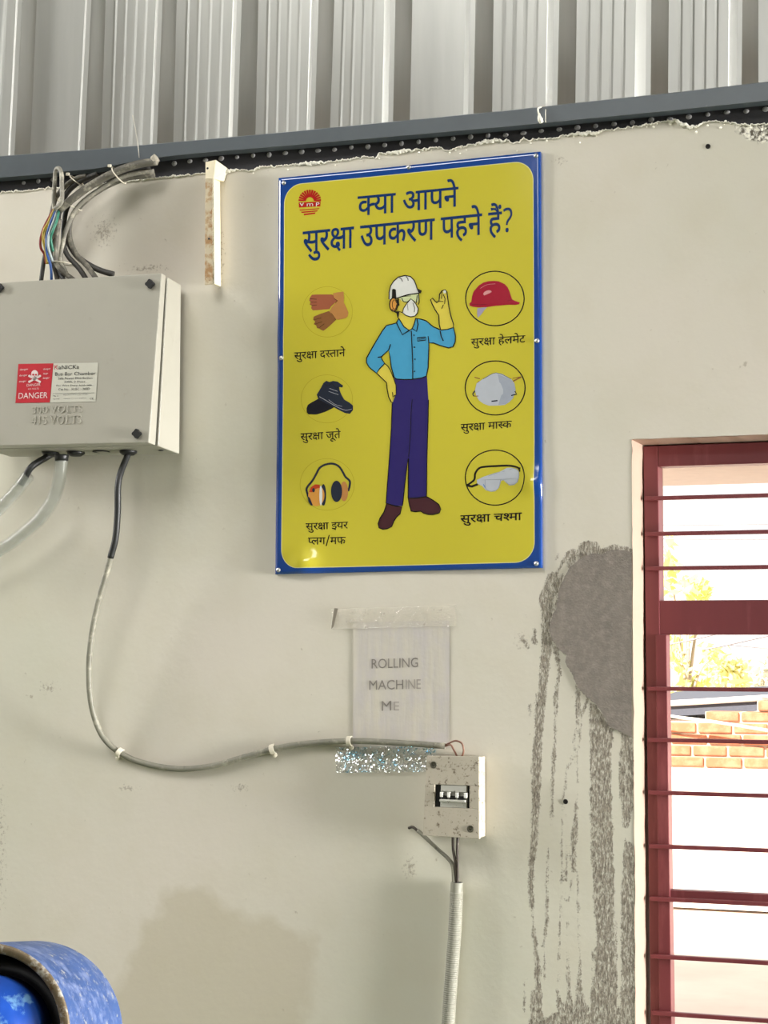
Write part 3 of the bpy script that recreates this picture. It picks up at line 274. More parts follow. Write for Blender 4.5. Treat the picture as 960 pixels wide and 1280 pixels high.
# ------------------------------------------------------------------ materials
def wall_material():
    k = NT('painted_plaster')
    n1 = k.noise(1.3, 3); n2 = k.noise(9, 5); n3 = k.noise(55, 6, .6); nf = k.noise(330, 3, .7)
    base = k.mix(k.ramp(n1, .35, .65), rgb((203, 200, 183)), rgb((212, 204, 191)))
    base = k.mix(k.math('MULTIPLY', k.ramp(n2, .45, .75), .30), base, rgb((196, 187, 165)))
    # small flecks
    base = k.mix(k.math('MULTIPLY', k.ramp(n3, .70, .76), .6), base, rgb((150, 138, 118)))
    # damp patch
    dm = k.math('ADD', k.attr('damp'), k.math('MULTIPLY', k.math('SUBTRACT', k.noise(22, 4), .5), 40))
    base = k.mix(k.math('MULTIPLY', k.ramp(dm, 5, -12), .55), base, rgb((186, 176, 153)))
    # grime specks
    dirt = k.math('ADD', k.math('MULTIPLY', k.attr('grime'), .02), k.math('MULTIPLY', k.math('SUBTRACT', .66, k.noise(150, 5, .7)), 4.2))
    base = k.mix(k.math('MULTIPLY', k.ramp(dirt, .05, -.45), .6), base, rgb((128, 116, 100)))
    # cement runs
    st = k.attr('runs')
    e = k.math('ADD', k.math('ADD', st, k.math('MULTIPLY', k.math('SUBTRACT', nf, .5), 7.0)), k.math('MULTIPLY', k.math('SUBTRACT', n3, .5), 9.0))
    run = k.ramp(e, .7, -.9)
    run = k.math('MULTIPLY', run, k.ramp(k.noise(380, 4, .75, stretch=(1, 1, .3)), .34, .52))
    tone = k.mix(k.ramp(k.noise(300, 4, .7, stretch=(1, 1, .3)), .38, .62), rgb((104, 96, 86)), rgb((158, 149, 134)))
    base = k.mix(run, base, tone)
    # broken plaster at the top right
    br = k.math('ADD', k.attr('broken'), k.math('MULTIPLY', k.math('SUBTRACT', k.noise(70, 6, .7), .5), 26))
    crumb = k.mix(k.ramp(k.noise(120, 5, .7), .42, .56), rgb((92, 84, 72)), rgb((246, 241, 226)))
    base = k.mix(k.ramp(br, 2, -2), base, crumb)
    k.color(base); k.b.inputs['Roughness'].default_value = .72; k.b.inputs['Specular IOR Level'].default_value = .3
    h = k.math('ADD', k.math('MULTIPLY', n3, .5), k.math('MULTIPLY', n2, 1.2))
    h = k.math('ADD', h, k.math('MULTIPLY', run, .5)); h = k.math('ADD', h, k.math('MULTIPLY', k.ramp(br, 2, -2), k.noise(90, 5)))
    k.bump(h, .28, .003); return k.mat
m_wall = wall_material()
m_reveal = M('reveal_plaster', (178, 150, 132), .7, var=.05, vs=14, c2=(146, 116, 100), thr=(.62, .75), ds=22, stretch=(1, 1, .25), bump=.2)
m_ext = M('exterior_plaster', (246, 232, 222), .8, var=.02)
m_floor = M('concrete_floor', (138, 154, 118), .6, var=.1, vs=4)
m_ground = M('outdoor_ground', (238, 222, 206), .9, var=.1, vs=2)
m_roof = M('roof_sheet', (150, 150, 145), .5, var=.05)
m_clad = M('cladding_paint', (182, 182, 176), .33, .5, var=.05, vs=6, stretch=(8, 8, .6), spec=.6)
m_beam = M('grey_steel_paint', (86, 93, 98), .34, var=.06, vs=18, c2=(150, 152, 152), thr=(.70, .76), ds=70, spec=.6)
m_strip = M('black_steel', (42, 41, 45), .55, var=.1, vs=40, c2=(110, 104, 98), thr=(.66, .74), ds=90, bump=.2)
m_rivet = M('hole_plug_plaster', (168, 166, 166), .6, var=.15, vs=300)
m_white = M('fresh_plaster_edge', (250, 245, 230), .85, var=.06, vs=120, bump=.5, bs=300)
m_redpaint = M('maroon_paint', (122, 56, 60), .42, var=.10, vs=14, c2=(138, 74, 76), thr=(.55, .75), ds=30, stretch=(1, 1, .2))
m_cement = M('grey_cement', (132, 123, 114), .9, var=.10, vs=24, c2=(144, 135, 126), thr=(.45, .7), ds=70, bump=.6, bs=260, c3=(96, 90, 82), thr3=(.68, .74))
# ------------------------------------------------------------------ structure
XJ, ZH = -0.7230, 1.979            # window opening: left jamb and head
XR = 0.52; ZS = 0.62               # right jamb and sill (outside the frame)
prof_px = [(-60,246),(0,240),(15,239),(30,238.5),(45,236.5),(62,234.5),(75,234),(110,231),(150,227),(195,222),(240,218),(254,216),(285,214),(300,211.5),(312,213),(318,212.5),(325,208),(345,207.5),(360,206),(385,204),(410,202),(440,198.5),(455,195.5),(470,196.5),(475,191.5),(488,191),(500,190),(501,188.5),(520,187),(540,184.5),(550,183),(556,188),(565,187),(575,183),(590,180.5),(612,176),(635,175),(640,178.5),(648,177),(655,173),(662,175),(675,173),(690,173),(705,169),(720,167),(745,166),(755,162.5),(775,160.5),(800,157),(830,151),(848,151),(855,156),(862,158.5),(872,157),(880,153),(885,151),(900,151.5),(915,153),(930,156),(950,155),(962,154),(1020,147)]
prof_w = [pt(a, b) for a, b in prof_px]
pxs = np.array([p.x for p in prof_w]); pzs = np.array([p.z for p in prof_w])
def top_z(x):
    x = np.asarray(x, float)
    return np.interp(x, pxs, pzs) + .0012*np.sin(x*310)*np.sin(x*57)+.0012*np.sin(x*523+1)*np.sin(x*91+1)+.0008*np.sin(x*1130)
A = lambda P: Z(640, 660, 4.267, P)
B = lambda P: Z(640, 940, 3.767, P)
def runs(raw, zf, s):
    q = zf([(a, b) for a, b, w in raw]); return [(q[i][0], q[i][1], raw[i][2]/s) for i in range(len(raw))]
RUN = [runs(r, A, 4.267) for r in (
 [(215,265,60),(185,380,75),(190,500,62),(185,650,58),(165,800,50),(152,950,50),(140,1100,45),(130,1290,55)],
 [(230,640,25),(255,760,25),(235,900,20),(230,1050,16),(225,1290,14)],
 [(350,850,30),(355,980,25),(345,1050,12),(328,1150,12),(345,1200,18),(350,1290,10)],
 [(400,920,14),(365,1020,10),(355,1200,8)],[(345,1200,8),(300,1280,8)],
 [(120,540,12),(122,610,26)],[(60,600,10),(85,640,14)],[(95,940,14),(95,990,16)],[(245,140,8),(240,165,14)],[(215,270,8),(240,240,10),(300,130,26),(330,125,30),(310,200,30)])]
RUN += [runs(r, B, 3.767) for r in (
 [(115,-10,34),(118,150,42),(105,400,30),(90,600,28),(95,750,16),(105,860,10),(115,930,20),(125,1100,30),(130,1290,30)],
 [(200,-10,15),(190,200,14),(187,340,4)],[(170,450,7),(165,650,14),(165,800,16),(150,900,8),(152,1000,7),(157,1090,5)],
 [(300,-10,12),(310,140,8)],[(305,190,6),(302,280,10),(293,380,30),(290,560,16)],[(310,560,4),(312,750,5),(322,1000,7),(315,1100,22),(325,1200,60),(330,1290,80)],
 [(290,10,6),(255,80,6),(250,160,5),(240,240,4),(235,420,3),(232,680,5),(225,850,4),(218,1080,5)],
 [(262,440,5),(255,600,6)],[(280,600,5),(275,650,6),(262,700,9)],[(232,680,8),(262,700,10)],[(262,800,3),(260,860,4)],[(262,940,6),(265,1060,12),(268,1130,24),(270,1200,40),(265,1290,70)],
 [(65,1070,4),(55,1230,5)],[(45,490,4),(40,555,5)],[(100,1130,20),(95,1290,26)],[(130,1130,10),(133,1260,14)],[(215,1120,10),(240,1290,40)],
 [(490,800,8),(492,1110,8)],[(380,930,4),(385,1290,30)])]
RPOLY = [A(P) for P in ([(412,930),(455,945),(520,1060),(542,1080),(530,1180),(525,1290),(415,1290),(415,1100)],
 [(580,1085),(642,1115),(642,1290),(580,1290)],[(345,200),(355,90),(390,68),(450,72),(480,105),(540,82),(600,100),(645,112),(645,140),(480,150),(380,170)],
 [(185,290),(200,265),(225,285),(275,250),(240,440),(215,560),(195,540),(240,360)])]
RPOLY += [B(P) for P in ([(370,-10),(468,-10),(468,90),(474,300),(483,600),(480,800),(490,1000),(500,1290),(380,1290),(388,1000),(400,900),(385,700),(372,450),(368,200)],
 [(505,-10),(574,-10),(570,250),(548,362),(525,350),(510,200)],[(530,410),(574,440),(575,700),(575,1290),(500,1290),(515,1100),(512,850),(515,700),(522,560)],
 [(85,1290),(120,1260),(150,1250),(240,1215),(330,1220),(400,1240),(500,1262),(575,1250),(575,1290)])]
DAMP = [(60,1300),(150,1225),(172,1175),(178,1150),(198,1146),(200,1118),(222,1106),(255,1107),(275,1120),(285,1135),(300,1142),(345,1150),(395,1172),(392,1215),(380,1300)]
def near(px, py, *spots):
    d = np.full(px.shape, 1e9)
    for x, y, rx, ry in spots: d = np.minimum(d, np.hypot((px-x)/rx, (py-y)/ry)*10-10)
    return d*5
def grid(mb, acc, x0, x1, z0, z1, nx, nz):
    """a plaster face at y=0; z1 may be the ragged top"""
    xs = np.linspace(x0, x1, nx+1); t = np.linspace(0, 1, nz+1)
    zt = top_z(xs) if z1 is None else np.full(xs.shape, z1)
    X = np.repeat(xs[None], nz+1, 0); Zz = z0+(zt-z0)[None]*t[:, None]; b = len(mb.v)
    mb.v += [Vector((a, 0, c)) for a, c in zip(X.ravel().tolist(), Zz.ravel().tolist())]
    w = nx+1
    for j in range(nz):
        for i in range(nx): mb.f.append((b+j*w+i, b+j*w+i+1, b+(j+1)*w+i+1, b+(j+1)*w+i))
    mb.m += [0]*(nx*nz); mb.sm += [True]*(nx*nz)
    px, py = pix(X.ravel(), 0*X.ravel(), Zz.ravel())
    r = np.full(px.shape, 50.0)
    for R in RUN:
        for a, c in zip(R[:-1], R[1:]): r = np.minimum(r, seg(a, c, px, py, a[2], c[2]))
    for P in RPOLY: r = np.minimum(r, sdf_poly(P, px, py))
    acc['runs'] += r.tolist(); acc['damp'] += sdf_poly(DAMP, px, py).tolist()
    acc['grime'] += near(px, py, (-8,1060,26,150),(652,800,14,22),(655,795,4,10),(885,183,4,3),(60,860,20,14),(700,200,14,10),(512,1085,16,24),(130,290,26,30),(185,335,50,8),(275,320,10,60),(300,985,22,10),(160,985,20,8)).tolist()
    acc['broken'] += np.minimum(sdf_poly([(914,150),(965,150),(965,176),(950,180),(935,172),(922,163)], px, py), 60).tolist()
mb = MB(); acc = dict(runs=[], damp=[], grime=[], broken=[])
grid(mb, acc, -2.10, XJ, 0.80, None, 345, 440)
grid(mb, acc, XJ, -0.38, ZH, None, 90, 160)
for x0, x1, z0, z1, nx, nz in ((-4.5, -2.10, 0, 2.6, 8, 8), (-2.10, XJ, 0, .80, 8, 4), (-0.38, XR, ZH, 2.6, 4, 4), (XR, 2.5, 0, 2.6, 8, 8), (XJ, XR, 0, ZS, 4, 4)):
    grid(mb, acc, x0, x1, z0, z1, nx, nz)
def pad(mb, acc):
    k = len(mb.v)-len(acc['runs'])
    for a in acc: acc[a] += [60.0]*k
# back, top and the plaster lip of the ragged edge
T = .24
lip = np.linspace(-2.10, -0.38, 430); lz = top_z(lip); b = len(mb.v)
for x, z in zip(lip.tolist(), lz.tolist()): mb.v += [Vector((x, 0, z)), Vector((x, .012, z-.001))]
for i in range(len(lip)-1): mb.face((b+2*i, b+2*i+2, b+2*i+3, b+2*i+1), 1)
for x0, x1, z0, z1 in ((-4.5, XJ, 0, 2.56), (XR, 2.5, 0, 2.56), (XJ, XR, ZH, 2.56), (XJ, XR, 0, ZS)):
    mb.box(x0, x1, .03, T, z0, z1, 2)
pad(mb, acc)
wall = struct(mb.build('wall_front', [m_wall, m_white, m_ext]))
for a in acc:
    at = wall.data.attributes.new(a, 'FLOAT', 'POINT'); at.data.foreach_set('value', acc[a])
# window reveal
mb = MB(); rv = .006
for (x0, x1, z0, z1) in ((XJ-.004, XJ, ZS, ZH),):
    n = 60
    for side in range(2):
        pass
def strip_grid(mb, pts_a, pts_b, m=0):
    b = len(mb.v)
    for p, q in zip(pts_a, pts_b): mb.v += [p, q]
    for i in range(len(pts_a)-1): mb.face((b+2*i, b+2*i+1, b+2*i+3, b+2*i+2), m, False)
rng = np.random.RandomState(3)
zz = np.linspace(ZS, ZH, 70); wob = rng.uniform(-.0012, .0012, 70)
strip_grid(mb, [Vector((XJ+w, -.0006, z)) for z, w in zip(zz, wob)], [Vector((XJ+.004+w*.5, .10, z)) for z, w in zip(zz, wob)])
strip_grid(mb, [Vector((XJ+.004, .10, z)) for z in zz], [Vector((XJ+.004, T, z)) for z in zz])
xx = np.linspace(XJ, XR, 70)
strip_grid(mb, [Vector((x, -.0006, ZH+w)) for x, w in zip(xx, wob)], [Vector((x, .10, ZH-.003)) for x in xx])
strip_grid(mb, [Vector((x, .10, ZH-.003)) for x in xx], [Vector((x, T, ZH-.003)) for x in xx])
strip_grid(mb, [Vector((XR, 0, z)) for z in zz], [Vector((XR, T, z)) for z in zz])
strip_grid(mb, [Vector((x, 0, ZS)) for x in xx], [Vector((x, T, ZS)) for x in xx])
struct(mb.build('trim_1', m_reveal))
# crumbly white plaster lip
mb = MB(); P = []
for x in np.linspace(-2.08, -0.39, 900):
    k = (math.sin(x*37)*.5+.5)*(math.sin(x*71+2)*.5+.5)
    P.append((Vector((x, -.0015-.001*random.random(), float(top_z(x))-.001+random.uniform(-.0007, .0007))), .0009+.0030*k*random.uniform(.7, 1.2)*(1 if x > -1.62 else .35)))
mb.tube([p for p, r in P], [r for p, r in P], 6)
for k in range(70):
    x = random.choice([random.uniform(-.50, -.42), random.uniform(-.95, -.5), random.uniform(-1.5, -.9)])
    mb.lathe([(0, -.002), (.0022*random.uniform(.5, 1.3), 0), (0, .0015)], (x, -.001, float(top_z(x))-abs(random.gauss(0, .008))), (0, -1, 0), 6, smooth=False)
struct(mb.build('trim_2', m_white))
# floor, ground, roof
mb = MB(); mb.box(-9, 9, -12, .24, -.1, 0); struct(mb.build('floor', m_floor))
mb = MB(); mb.box(-30, 30, .24, 60, -.2, -.02); struct(mb.build('ground', m_ground))
mb = MB(); mb.box(-9, 9, -12, .5, 5.5, 5.56); struct(mb.build('ceiling', m_roof))
mb = MB(); mb.box(-9, 9, -12.1, -12, 0, 5.5); struct(mb.build('wall_back', M('rear_plaster', (206, 199, 180), .8)))
mb = MB(); mb.box(-9.1, -9, -12, .24, 0, 5.5); struct(mb.build('wall_left', m_ext))
mb = MB(); mb.box(9, 9.1, -12, .24, 2.7, 5.5); mb.box(9, 9.1, -12, -4.2, 0, 2.7); mb.box(9, 9.1, -.4, .24, 0, 2.7); struct(mb.build('wall_right', m_ext))
# ---- ribbed metal cladding above the wall (traced rib lines, real depth)
RIB = [  # bottom (white-left, white-right, band-right, y), top x at y=0 for the same three
 (-84,-81.5,-56,206, -72,-69.5,-46),
 (9.5,12,37,194, 20,22.5,46),(96.5,99,126,188, 106.5,109,132),(187,190,216,179, 195,198.3,221),(285,290,319,170, 291,296.5,323),
 (383,387,412,161, 388,393,418),(477,485,512,152, 480.5,488.5,515.5),(579,585,615,143, 582,588,617),(681.5,690,719,131, 684,693,721),
 (793,807,835,118, 795,808,836),(910,921,948,105, 911,922.5,948),(1032,1044,1072,90, 1032,1045,1072)]
YN, YF = .104, .128
def ribline(xb, yb, xt, y):
    a = pt(xb, yb+14, y); c = pt(xt + (xt-xb)/(yb)*0, 0, y); d = (c-a); a2 = a - d*.15
    return a2, a + d*((5.45-a.z)/d.z)
lines = []; starts = []
for i, (wl, wr, br, yb, tl, tr, tb) in enumerate(RIB):
    starts.append(len(lines))
    if i:
        p = RIB[i-1]; n = (0 if i in (2, 7) else 4)
        for k in range(n):
            f = (k+1)/(n+1); xb = p[2]+(wl-p[2])*f; xt = p[6]+(tl-p[6])*f
            for dxx, yy in ((-2.6, YF), (0, YF-.0007), (2.6, YF)): lines.append(ribline(xb+dxx, yb, xt+dxx, yy))
    lines.append(ribline(wl, yb, tl, YF)); lines.append(ribline(wr, yb, tr, YN))
    mid, midt = wr+(br-wr)*.22, tr+(tb-tr)*.22
    lines.append(ribline(mid, yb, midt, YN)); lines.append(ribline(br, yb, tb, YF))
def shifted(g, dx): return [(a+Vector((dx, 0, 0)), c+Vector((dx, 0, 0))) for a, c in g]
gR = lines[starts[-1]:]; gL = lines[starts[1]:starts[2]]; pR = lines[-1][0].x-lines[starts[-1]-1][0].x; pL = gL[-1][0].x-lines[starts[1]-1][0].x
for k in range(1, 14): lines = lines + shifted(gR, pR*k)
for k in range(2, 12): lines = shifted(gL, -pL*k) + lines
mb = MB()
for i in range(len(lines)-1):
    (a0, a1), (b0, b1) = lines[i], lines[i+1]; b = len(mb.v); mb.v += [a0, b0, b1, a1]; mb.face((b, b+1, b+2, b+3))
x_l, x_r = lines[0][0], lines[-1][0]
mb.box(-4.5, x_l.x, .13, .14, 2.5, 5.45); mb.box(x_r.x, 2.5, .13, .14, 2.5, 5.45)
struct(mb.build('wall_upper', m_clad))
# ---- steel beam on the wall head with its perforated angle
bt = [(-900,262),(0,195.6),(120,187),(240,176.2),(360,165.3),(440,157.5),(560,145.8),(640,138),(760,124.8),(840,116.5),(960,102.5),(1500,35)]
bb = [(-900,290),(0,222),(45,218.5),(85,214),(120,211),(190,197.5),(240,192),(360,182),(440,175),(560,164.7),(640,157.5),(760,145.7),(840,138),(960,125.5),(1500,56)]
beam = thing('steel_beam', pt(480, 165, .05), 'long grey steel beam with black perforated edge running along the wall top under the ribbed sheets', 'beam')
mb = MB(); YB0, YB1 = -.022, .090
def bandpts(a, n=110):
    xs = np.linspace(-880, 1480, n); return [(x, float(np.interp(x, [p[0] for p in a], [p[1] for p in a]))) for x in xs]
T_, B_ = bandpts(bt), bandpts(bb); b = len(mb.v)
for (x, yt), (_, yb) in zip(T_, B_):
    t = pt(x, yt, YB0); u = pt(x, yb, YB0)
    mb.v += [t, u, Vector((u.x, u.y+.028, u.z)), Vector((t.x, YB1, t.z+.001)), t+Vector((0, .004, .0022))]
for i in range(len(T_)-1):
    q = b+5*i
    for k in range(5): mb.face((q+k, q+(k+1) % 5, q+5+(k+1) % 5, q+5+k))
mb.build('channel', m_beam, beam)
mb = MB(); ys = .006; b = len(mb.v)
for (x, yb) in B_:
    t = pt(x, yb-4, ys); mb.v += [t, Vector((t.x, ys, t.z-.075)), Vector((t.x, ys+.006, t.z-.075)), Vector((t.x, ys+.006, t.z))]
for i in range(len(B_)-1):
    q = b+4*i
    for k in range(4): mb.face((q+k, q+(k+1) % 4, q+4+(k+1) % 4, q+4+k))
strip = mb.build('perforated_angle', m_strip, beam)
xa, xb_ = pt(256.9, 198, ys).x, pt(957, 134, ys).x
first = None; NH = 32
for i in range(-12, NH+2):
    if -9 <= i <= -3: continue
    x = xa+(xb_-xa)*i/NH; p0 = np.array([pt(a, c, ys).z for a, c in bb]); px0 = np.array([pt(a, c, ys).x for a, c in bb])
    z = float(np.interp(x, px0, p0))-.0145+random.uniform(-.0012, .0012)
    if first is None:
        mb = MB(); prof = [(.0052, 0), (.0050, .0008), (.003, .0013), (0, .0015)]
        for k in range(1):
            mb.lathe(prof, (0, 0, 0), (0, -1, 0), 12)
        me_o = mb.build('hole_plug', m_rivet, strip); base_loc = ROOT[strip.name]
        me_o.data.transform(Matrix.Translation(base_loc)); first = me_o; o = me_o
    else:
        o = first.copy(); COL.objects.link(o); o.parent = strip
    o.location = Vector((x, ys, z))-base_loc; o.scale = (random.uniform(.8, 1.15), 1, random.uniform(.7, 1))
# ------------------------------------------------------------------ window
win = struct(bpy.data.objects.new('window_1', None)); COL.objects.link(win); win.location = (-.1, .09, ZS); ROOT['window_1'] = Vector((-.1, .09, ZS))
YW, DW = .070, .038
def member(mb, corners, y=YW, d=DW, m=0):     # front outline given by 4 points (x,z)
    f = [Vector((x, y, z)) for x, z in corners]; k = [p+Vector((0, d, 0)) for p in f]
    mb.hexa(f+k, m)
def xz(px, py, y=YW): p = pt(px, py, y); return (p.x, p.z)
xL1, xL2 = xz(802.5, 570)[0], xz(823, 660)[0]
zT1, zT2 = xz(829, 557)[1], xz(829, 583)[1]
zM1, zM2 = xz(900, 750)[1], xz(900, 793.3)[1]
mb = MB()
sh = -.0   # the stile leans a touch
member(mb, [(xz(804, 560)[0], zT1), (xL2, zT1), (xz(832, 1400)[0], ZS), (xz(815.5, 1400)[0], ZS)])
member(mb, [(xL2, zT1), (XR, zT1), (XR, zT2), (xL2, zT2)])
member(mb, [(XR-.03, zT2), (XR, zT2), (XR, ZS), (XR-.03, ZS)]); member(mb, [(xL2, ZS+.03), (XR, ZS+.03), (XR, ZS), (xL2, ZS)])
fr = mb.build('frame', m_redpaint, win, bevel=.0015, recalc=True)
mb = MB(); member(mb, [(xL2, zM1), (XR-.03, zM1), (XR-.03, zM2), (xL2, zM2)], YW+.001); mb.build('transom', m_redpaint, win, bevel=.0015, recalc=True)
cas = MB()
member(cas, [(xz(820, 795)[0], zM2), (xz(833.5, 795)[0], zM2), (xz(842, 1400)[0], ZS+.03), (xz(826, 1400)[0], ZS+.03)], YW-.004, .032)
zr1, zr2 = xz(900, 1115.5, YW)[1], xz(900, 1131, YW)[1]
member(cas, [(xz(836, 1115)[0], zr1), (XR-.03, zr1), (XR-.03, zr2), (xz(836, 1115)[0], zr2)], YW+.004, .022)
cas.build('casement', m_redpaint, win, bevel=.0012, recalc=True)
first = None
for py in (622.3, 667, 710.3, 861, 925.3, 991.3, 1058.5, 1124.5, 1196.5, 1267.5, 1336):
    z = xz(835, py, YW-.012)[1]
    if first is None:
        mb = MB(); x0 = xz(806, 700, YW-.012)[0]
        mb.box(x0, XR-.004, YW-.014, YW-.0045, z-.0036, z+.0036)
        first = mb.build('bar', m_redpaint, win, bevel=.001); z0 = z; o = first
    else:
        o = first.copy(); COL.objects.link(o); o.parent = win
    o.location.z = z-z0; o.location.x = (622.3-py)*-.0000095
# ------------------------------------------------------------------ world outside the window
YE = 9.0
m_brick = M('clay_brick', (184, 112, 80), .9, var=.08, vs=9, c2=(192, 128, 98), thr=(.45, .6), ds=12)
m_mortar = M('lime_mortar', (206, 180, 156), .9, var=.05)
bw = thing('boundary_wall', (-.9, YE+.1, 0), 'sunlit boundary wall outside the window with bare stepped brick courses above white plaster', 'wall')
zb = pt(890, 960.5, YE).z; CH = .0735; BLn = .236
mb = MB(); mb.box(-6, 4, YE, YE+.23, 0, zb); mb.build('plaster_base', m_ext, bw)
xs0 = pt(845, 900, YE).x; xs1 = pt(881, 890, YE).x; xs2 = pt(946, 880, YE).x
mb = MB(); mb.box(-6, 4, YE+.012, YE+.22, zb, zb+4*CH); mb.box(xs1, 4, YE+.012, YE+.22, zb+4*CH, zb+5*CH-.005); mb.box(xs2, 4, YE+.012, YE+.22, zb+5*CH, zb+6*CH-.005)
mb.build('mortar', m_mortar, bw)
mb = MB()
for c in range(6):
    x = -4.6+(.118 if c % 2 else 0)+random.uniform(-.02, .02)
    if c == 4: x = xs1-8*0
    if c == 5: x = xs2
    while x < 1.2:
        l = BLn*random.uniform(.93, 1.05); j = random.uniform(-.006, .004)
        mb.box(x+.008, x+l-.008, YE-.004+j, YE+.22, zb+c*CH+.009+random.uniform(-.002, .002), zb+(c+1)*CH-.004); x += l
mb.build('bricks', m_brick, bw, bevel=.008)
# sunshade slab over the window outside
mb = MB(); zs = pt(880, 606.5, .72).z; mb.box(-1.15, .8, T-.005, .72, zs, zs+.08); tag(mb.build('window_sunshade', M('sunshade_plaster', (255, 242, 232), .8, var=.03), None, bevel=.006), 'pale peach concrete sunshade slab outside above the window', 'sunshade')
# far shed roof
m_sheet = M('asbestos_roof', (84, 86, 96), .8, var=.08); YR = 11.0
shed = thing('shed', pt(890, 900, YR)-Vector((0, 0, 1.2)), 'low grey roofed shed behind the brick boundary wall', 'shed')
a, c_, d_, e_ = pt(780, 886, YR), pt(1010, 872.5, YR), pt(1010, 885, YR), pt(780, 899, YR)
mb = MB(); mb.hexa([e_, d_, d_+Vector((0, 2, .1)), e_+Vector((0, 2, .1)), a, c_, c_+Vector((0, 2, .1)), a+Vector((0, 2, .1))]); mb.build('roof', m_sheet, shed)
mb = MB(); mb.tube([a+Vector((0, -.02, .02)), c_+Vector((0, -.02, .02))], .022, 8); mb.build('roof_edge', m_ext, shed)
mb = MB(); mb.hexa([Vector((p.x, p.y+yo, zq)) for zq in (0, e_.z) for p, yo in ((e_, .15), (d_, .15), (d_, 1.9), (e_, 1.9))]); mb.build('shed_wall', m_ext, shed)
# rope sagging across the bricks
mb = MB(); mb.tube(crom([pt(800, 889, YE-.15), pt(843, 896, YE-.15), pt(880, 900.5, YE-.15), pt(920, 906.5, YE-.15), pt(965, 914, YE-.15), pt(1040, 926, YE-.15)], 6), .010, 8)
tag(mb.build('rope', M('pale_rope', (240, 228, 212), .9, var=.1, vs=80)), 'pale rope slanting across the brick courses outside the window', 'rope')
# trees
def leaf(name, c):
    k = NT(name); col = k.mix(k.ramp(k.noise(3, 3), .3, .7), rgb(c), tuple(x*.85 for x in rgb(c)[:3])+(1,)); k.color(col); k.b.inputs['Roughness'].default_value = .7
    tr = k.n('ShaderNodeBsdfTranslucent'); k.set(tr.inputs['Color'], col); mx = k.n('ShaderNodeMixShader'); mx.inputs[0].default_value = .35
    k.t.links.new(k.b.outputs[0], mx.inputs[1]); k.t.links.new(tr.outputs[0], mx.inputs[2]); k.t.links.new(mx.outputs[0], k.out.inputs['Surface']); return k.mat
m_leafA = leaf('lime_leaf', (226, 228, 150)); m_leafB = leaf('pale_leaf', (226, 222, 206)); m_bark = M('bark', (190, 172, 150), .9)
def tree(label, spots, base, leafm, n, ls, trunk_r=.05, branches=True):
    t = thing('tree', (base.x, base.y, -.02), label, 'tree', None)
    mb = MB(); tops = [pt(x, y, base.y+dy) for x, y, rx, ry, dy in spots]
    k = sum(tops, Vector((0, 0, 0)))/len(tops); mid = Vector((base.x*.5+k.x*.5, base.y, k.z*.6))
    mb.tube(crom([Vector((base.x, base.y, -.02)), mid, Vector((k.x, base.y, k.z))], 6), [trunk_r*(1-.6*i/12) for i in range(13)], 8); tr = mb.build('trunk', m_bark, t)
    mb = MB()
    for p in tops: mb.tube(crom([mid, mid.lerp(p, .5)+Vector((0, 0, .12)), p], 5), [.022-.0018*i for i in range(11)], 6)
    mb.build('branches', m_bark, t)
    mb = MB(); R = random.Random(int(abs(base.x)*100)+n)
    for x, y, rx, ry, dy in spots:
        for q in range(n):
            a = R.gauss(0, .5); c = R.gauss(0, .5)
            p = pt(x+a*rx, y+c*ry, base.y+dy+R.uniform(-.3, .3)); s = ls*R.uniform(.6, 1.3)
            e1 = Vector((R.gauss(0, 1), R.gauss(0, 1), R.gauss(0, 1))).normalized(); e2 = e1.cross(Vector((R.gauss(0, 1), R.gauss(0, 1), R.gauss(0, 1)))).normalized()
            b = len(mb.v); mb.v += [p-e1*s, p+e2*s*.4+e1*s*.1, p+e1*s, p-e2*s*.4+e1*s*.1]; mb.face((b, b+1, b+2, b+3))
    mb.build('foliage', leafm, t); return t
tree('lime green tree rising behind the brick wall beside the left window stile', [(850,830,16,40,0),(866,860,26,18,.2),(838,800,10,60,.3),(893,822,18,20,.3),(838,712,8,34,.2),(864,735,12,16,0),(880,740,6,12,.2)], pt(858, 900, 14.2), m_leafA, 56, .07)
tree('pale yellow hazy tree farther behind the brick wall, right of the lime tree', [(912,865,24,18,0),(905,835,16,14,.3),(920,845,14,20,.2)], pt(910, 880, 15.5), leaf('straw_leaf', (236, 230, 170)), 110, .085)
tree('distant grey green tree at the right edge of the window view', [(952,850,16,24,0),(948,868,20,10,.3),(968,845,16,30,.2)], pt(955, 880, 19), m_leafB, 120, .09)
m_wire = M('weathered_wire', (150, 146, 150), .6)
for qi, (P, w, lab) in enumerate((([(800,812),(850,803),(905,790),(960,775)], .006, 'overhead wire crossing in front of the lime tree foliage'),
            ([(880,812),(905,807),(945,798),(1000,786)], .007, 'overhead wire climbing to the right above the hazy trees'),
            ([(905,805),(935,808),(960,810.5),(1000,815)], .006, 'overhead wire sloping gently down to the right above the hazy trees'),
            ([(800,655.5),(880,656),(960,655),(1000,654)], .004, 'upper faint overhead wire in the top window pane'),
            ([(800,673),(880,674),(960,674),(1000,673)], .004, 'lower faint overhead wire in the top window pane'))):
    mb = MB(); mb.tube(crom([pt(x, y, 10.2+.14*qi) for x, y in P], 5), w, 6); tag(mb.build('overhead_wire', m_wire), lab, 'wire', 'wires outside the window')
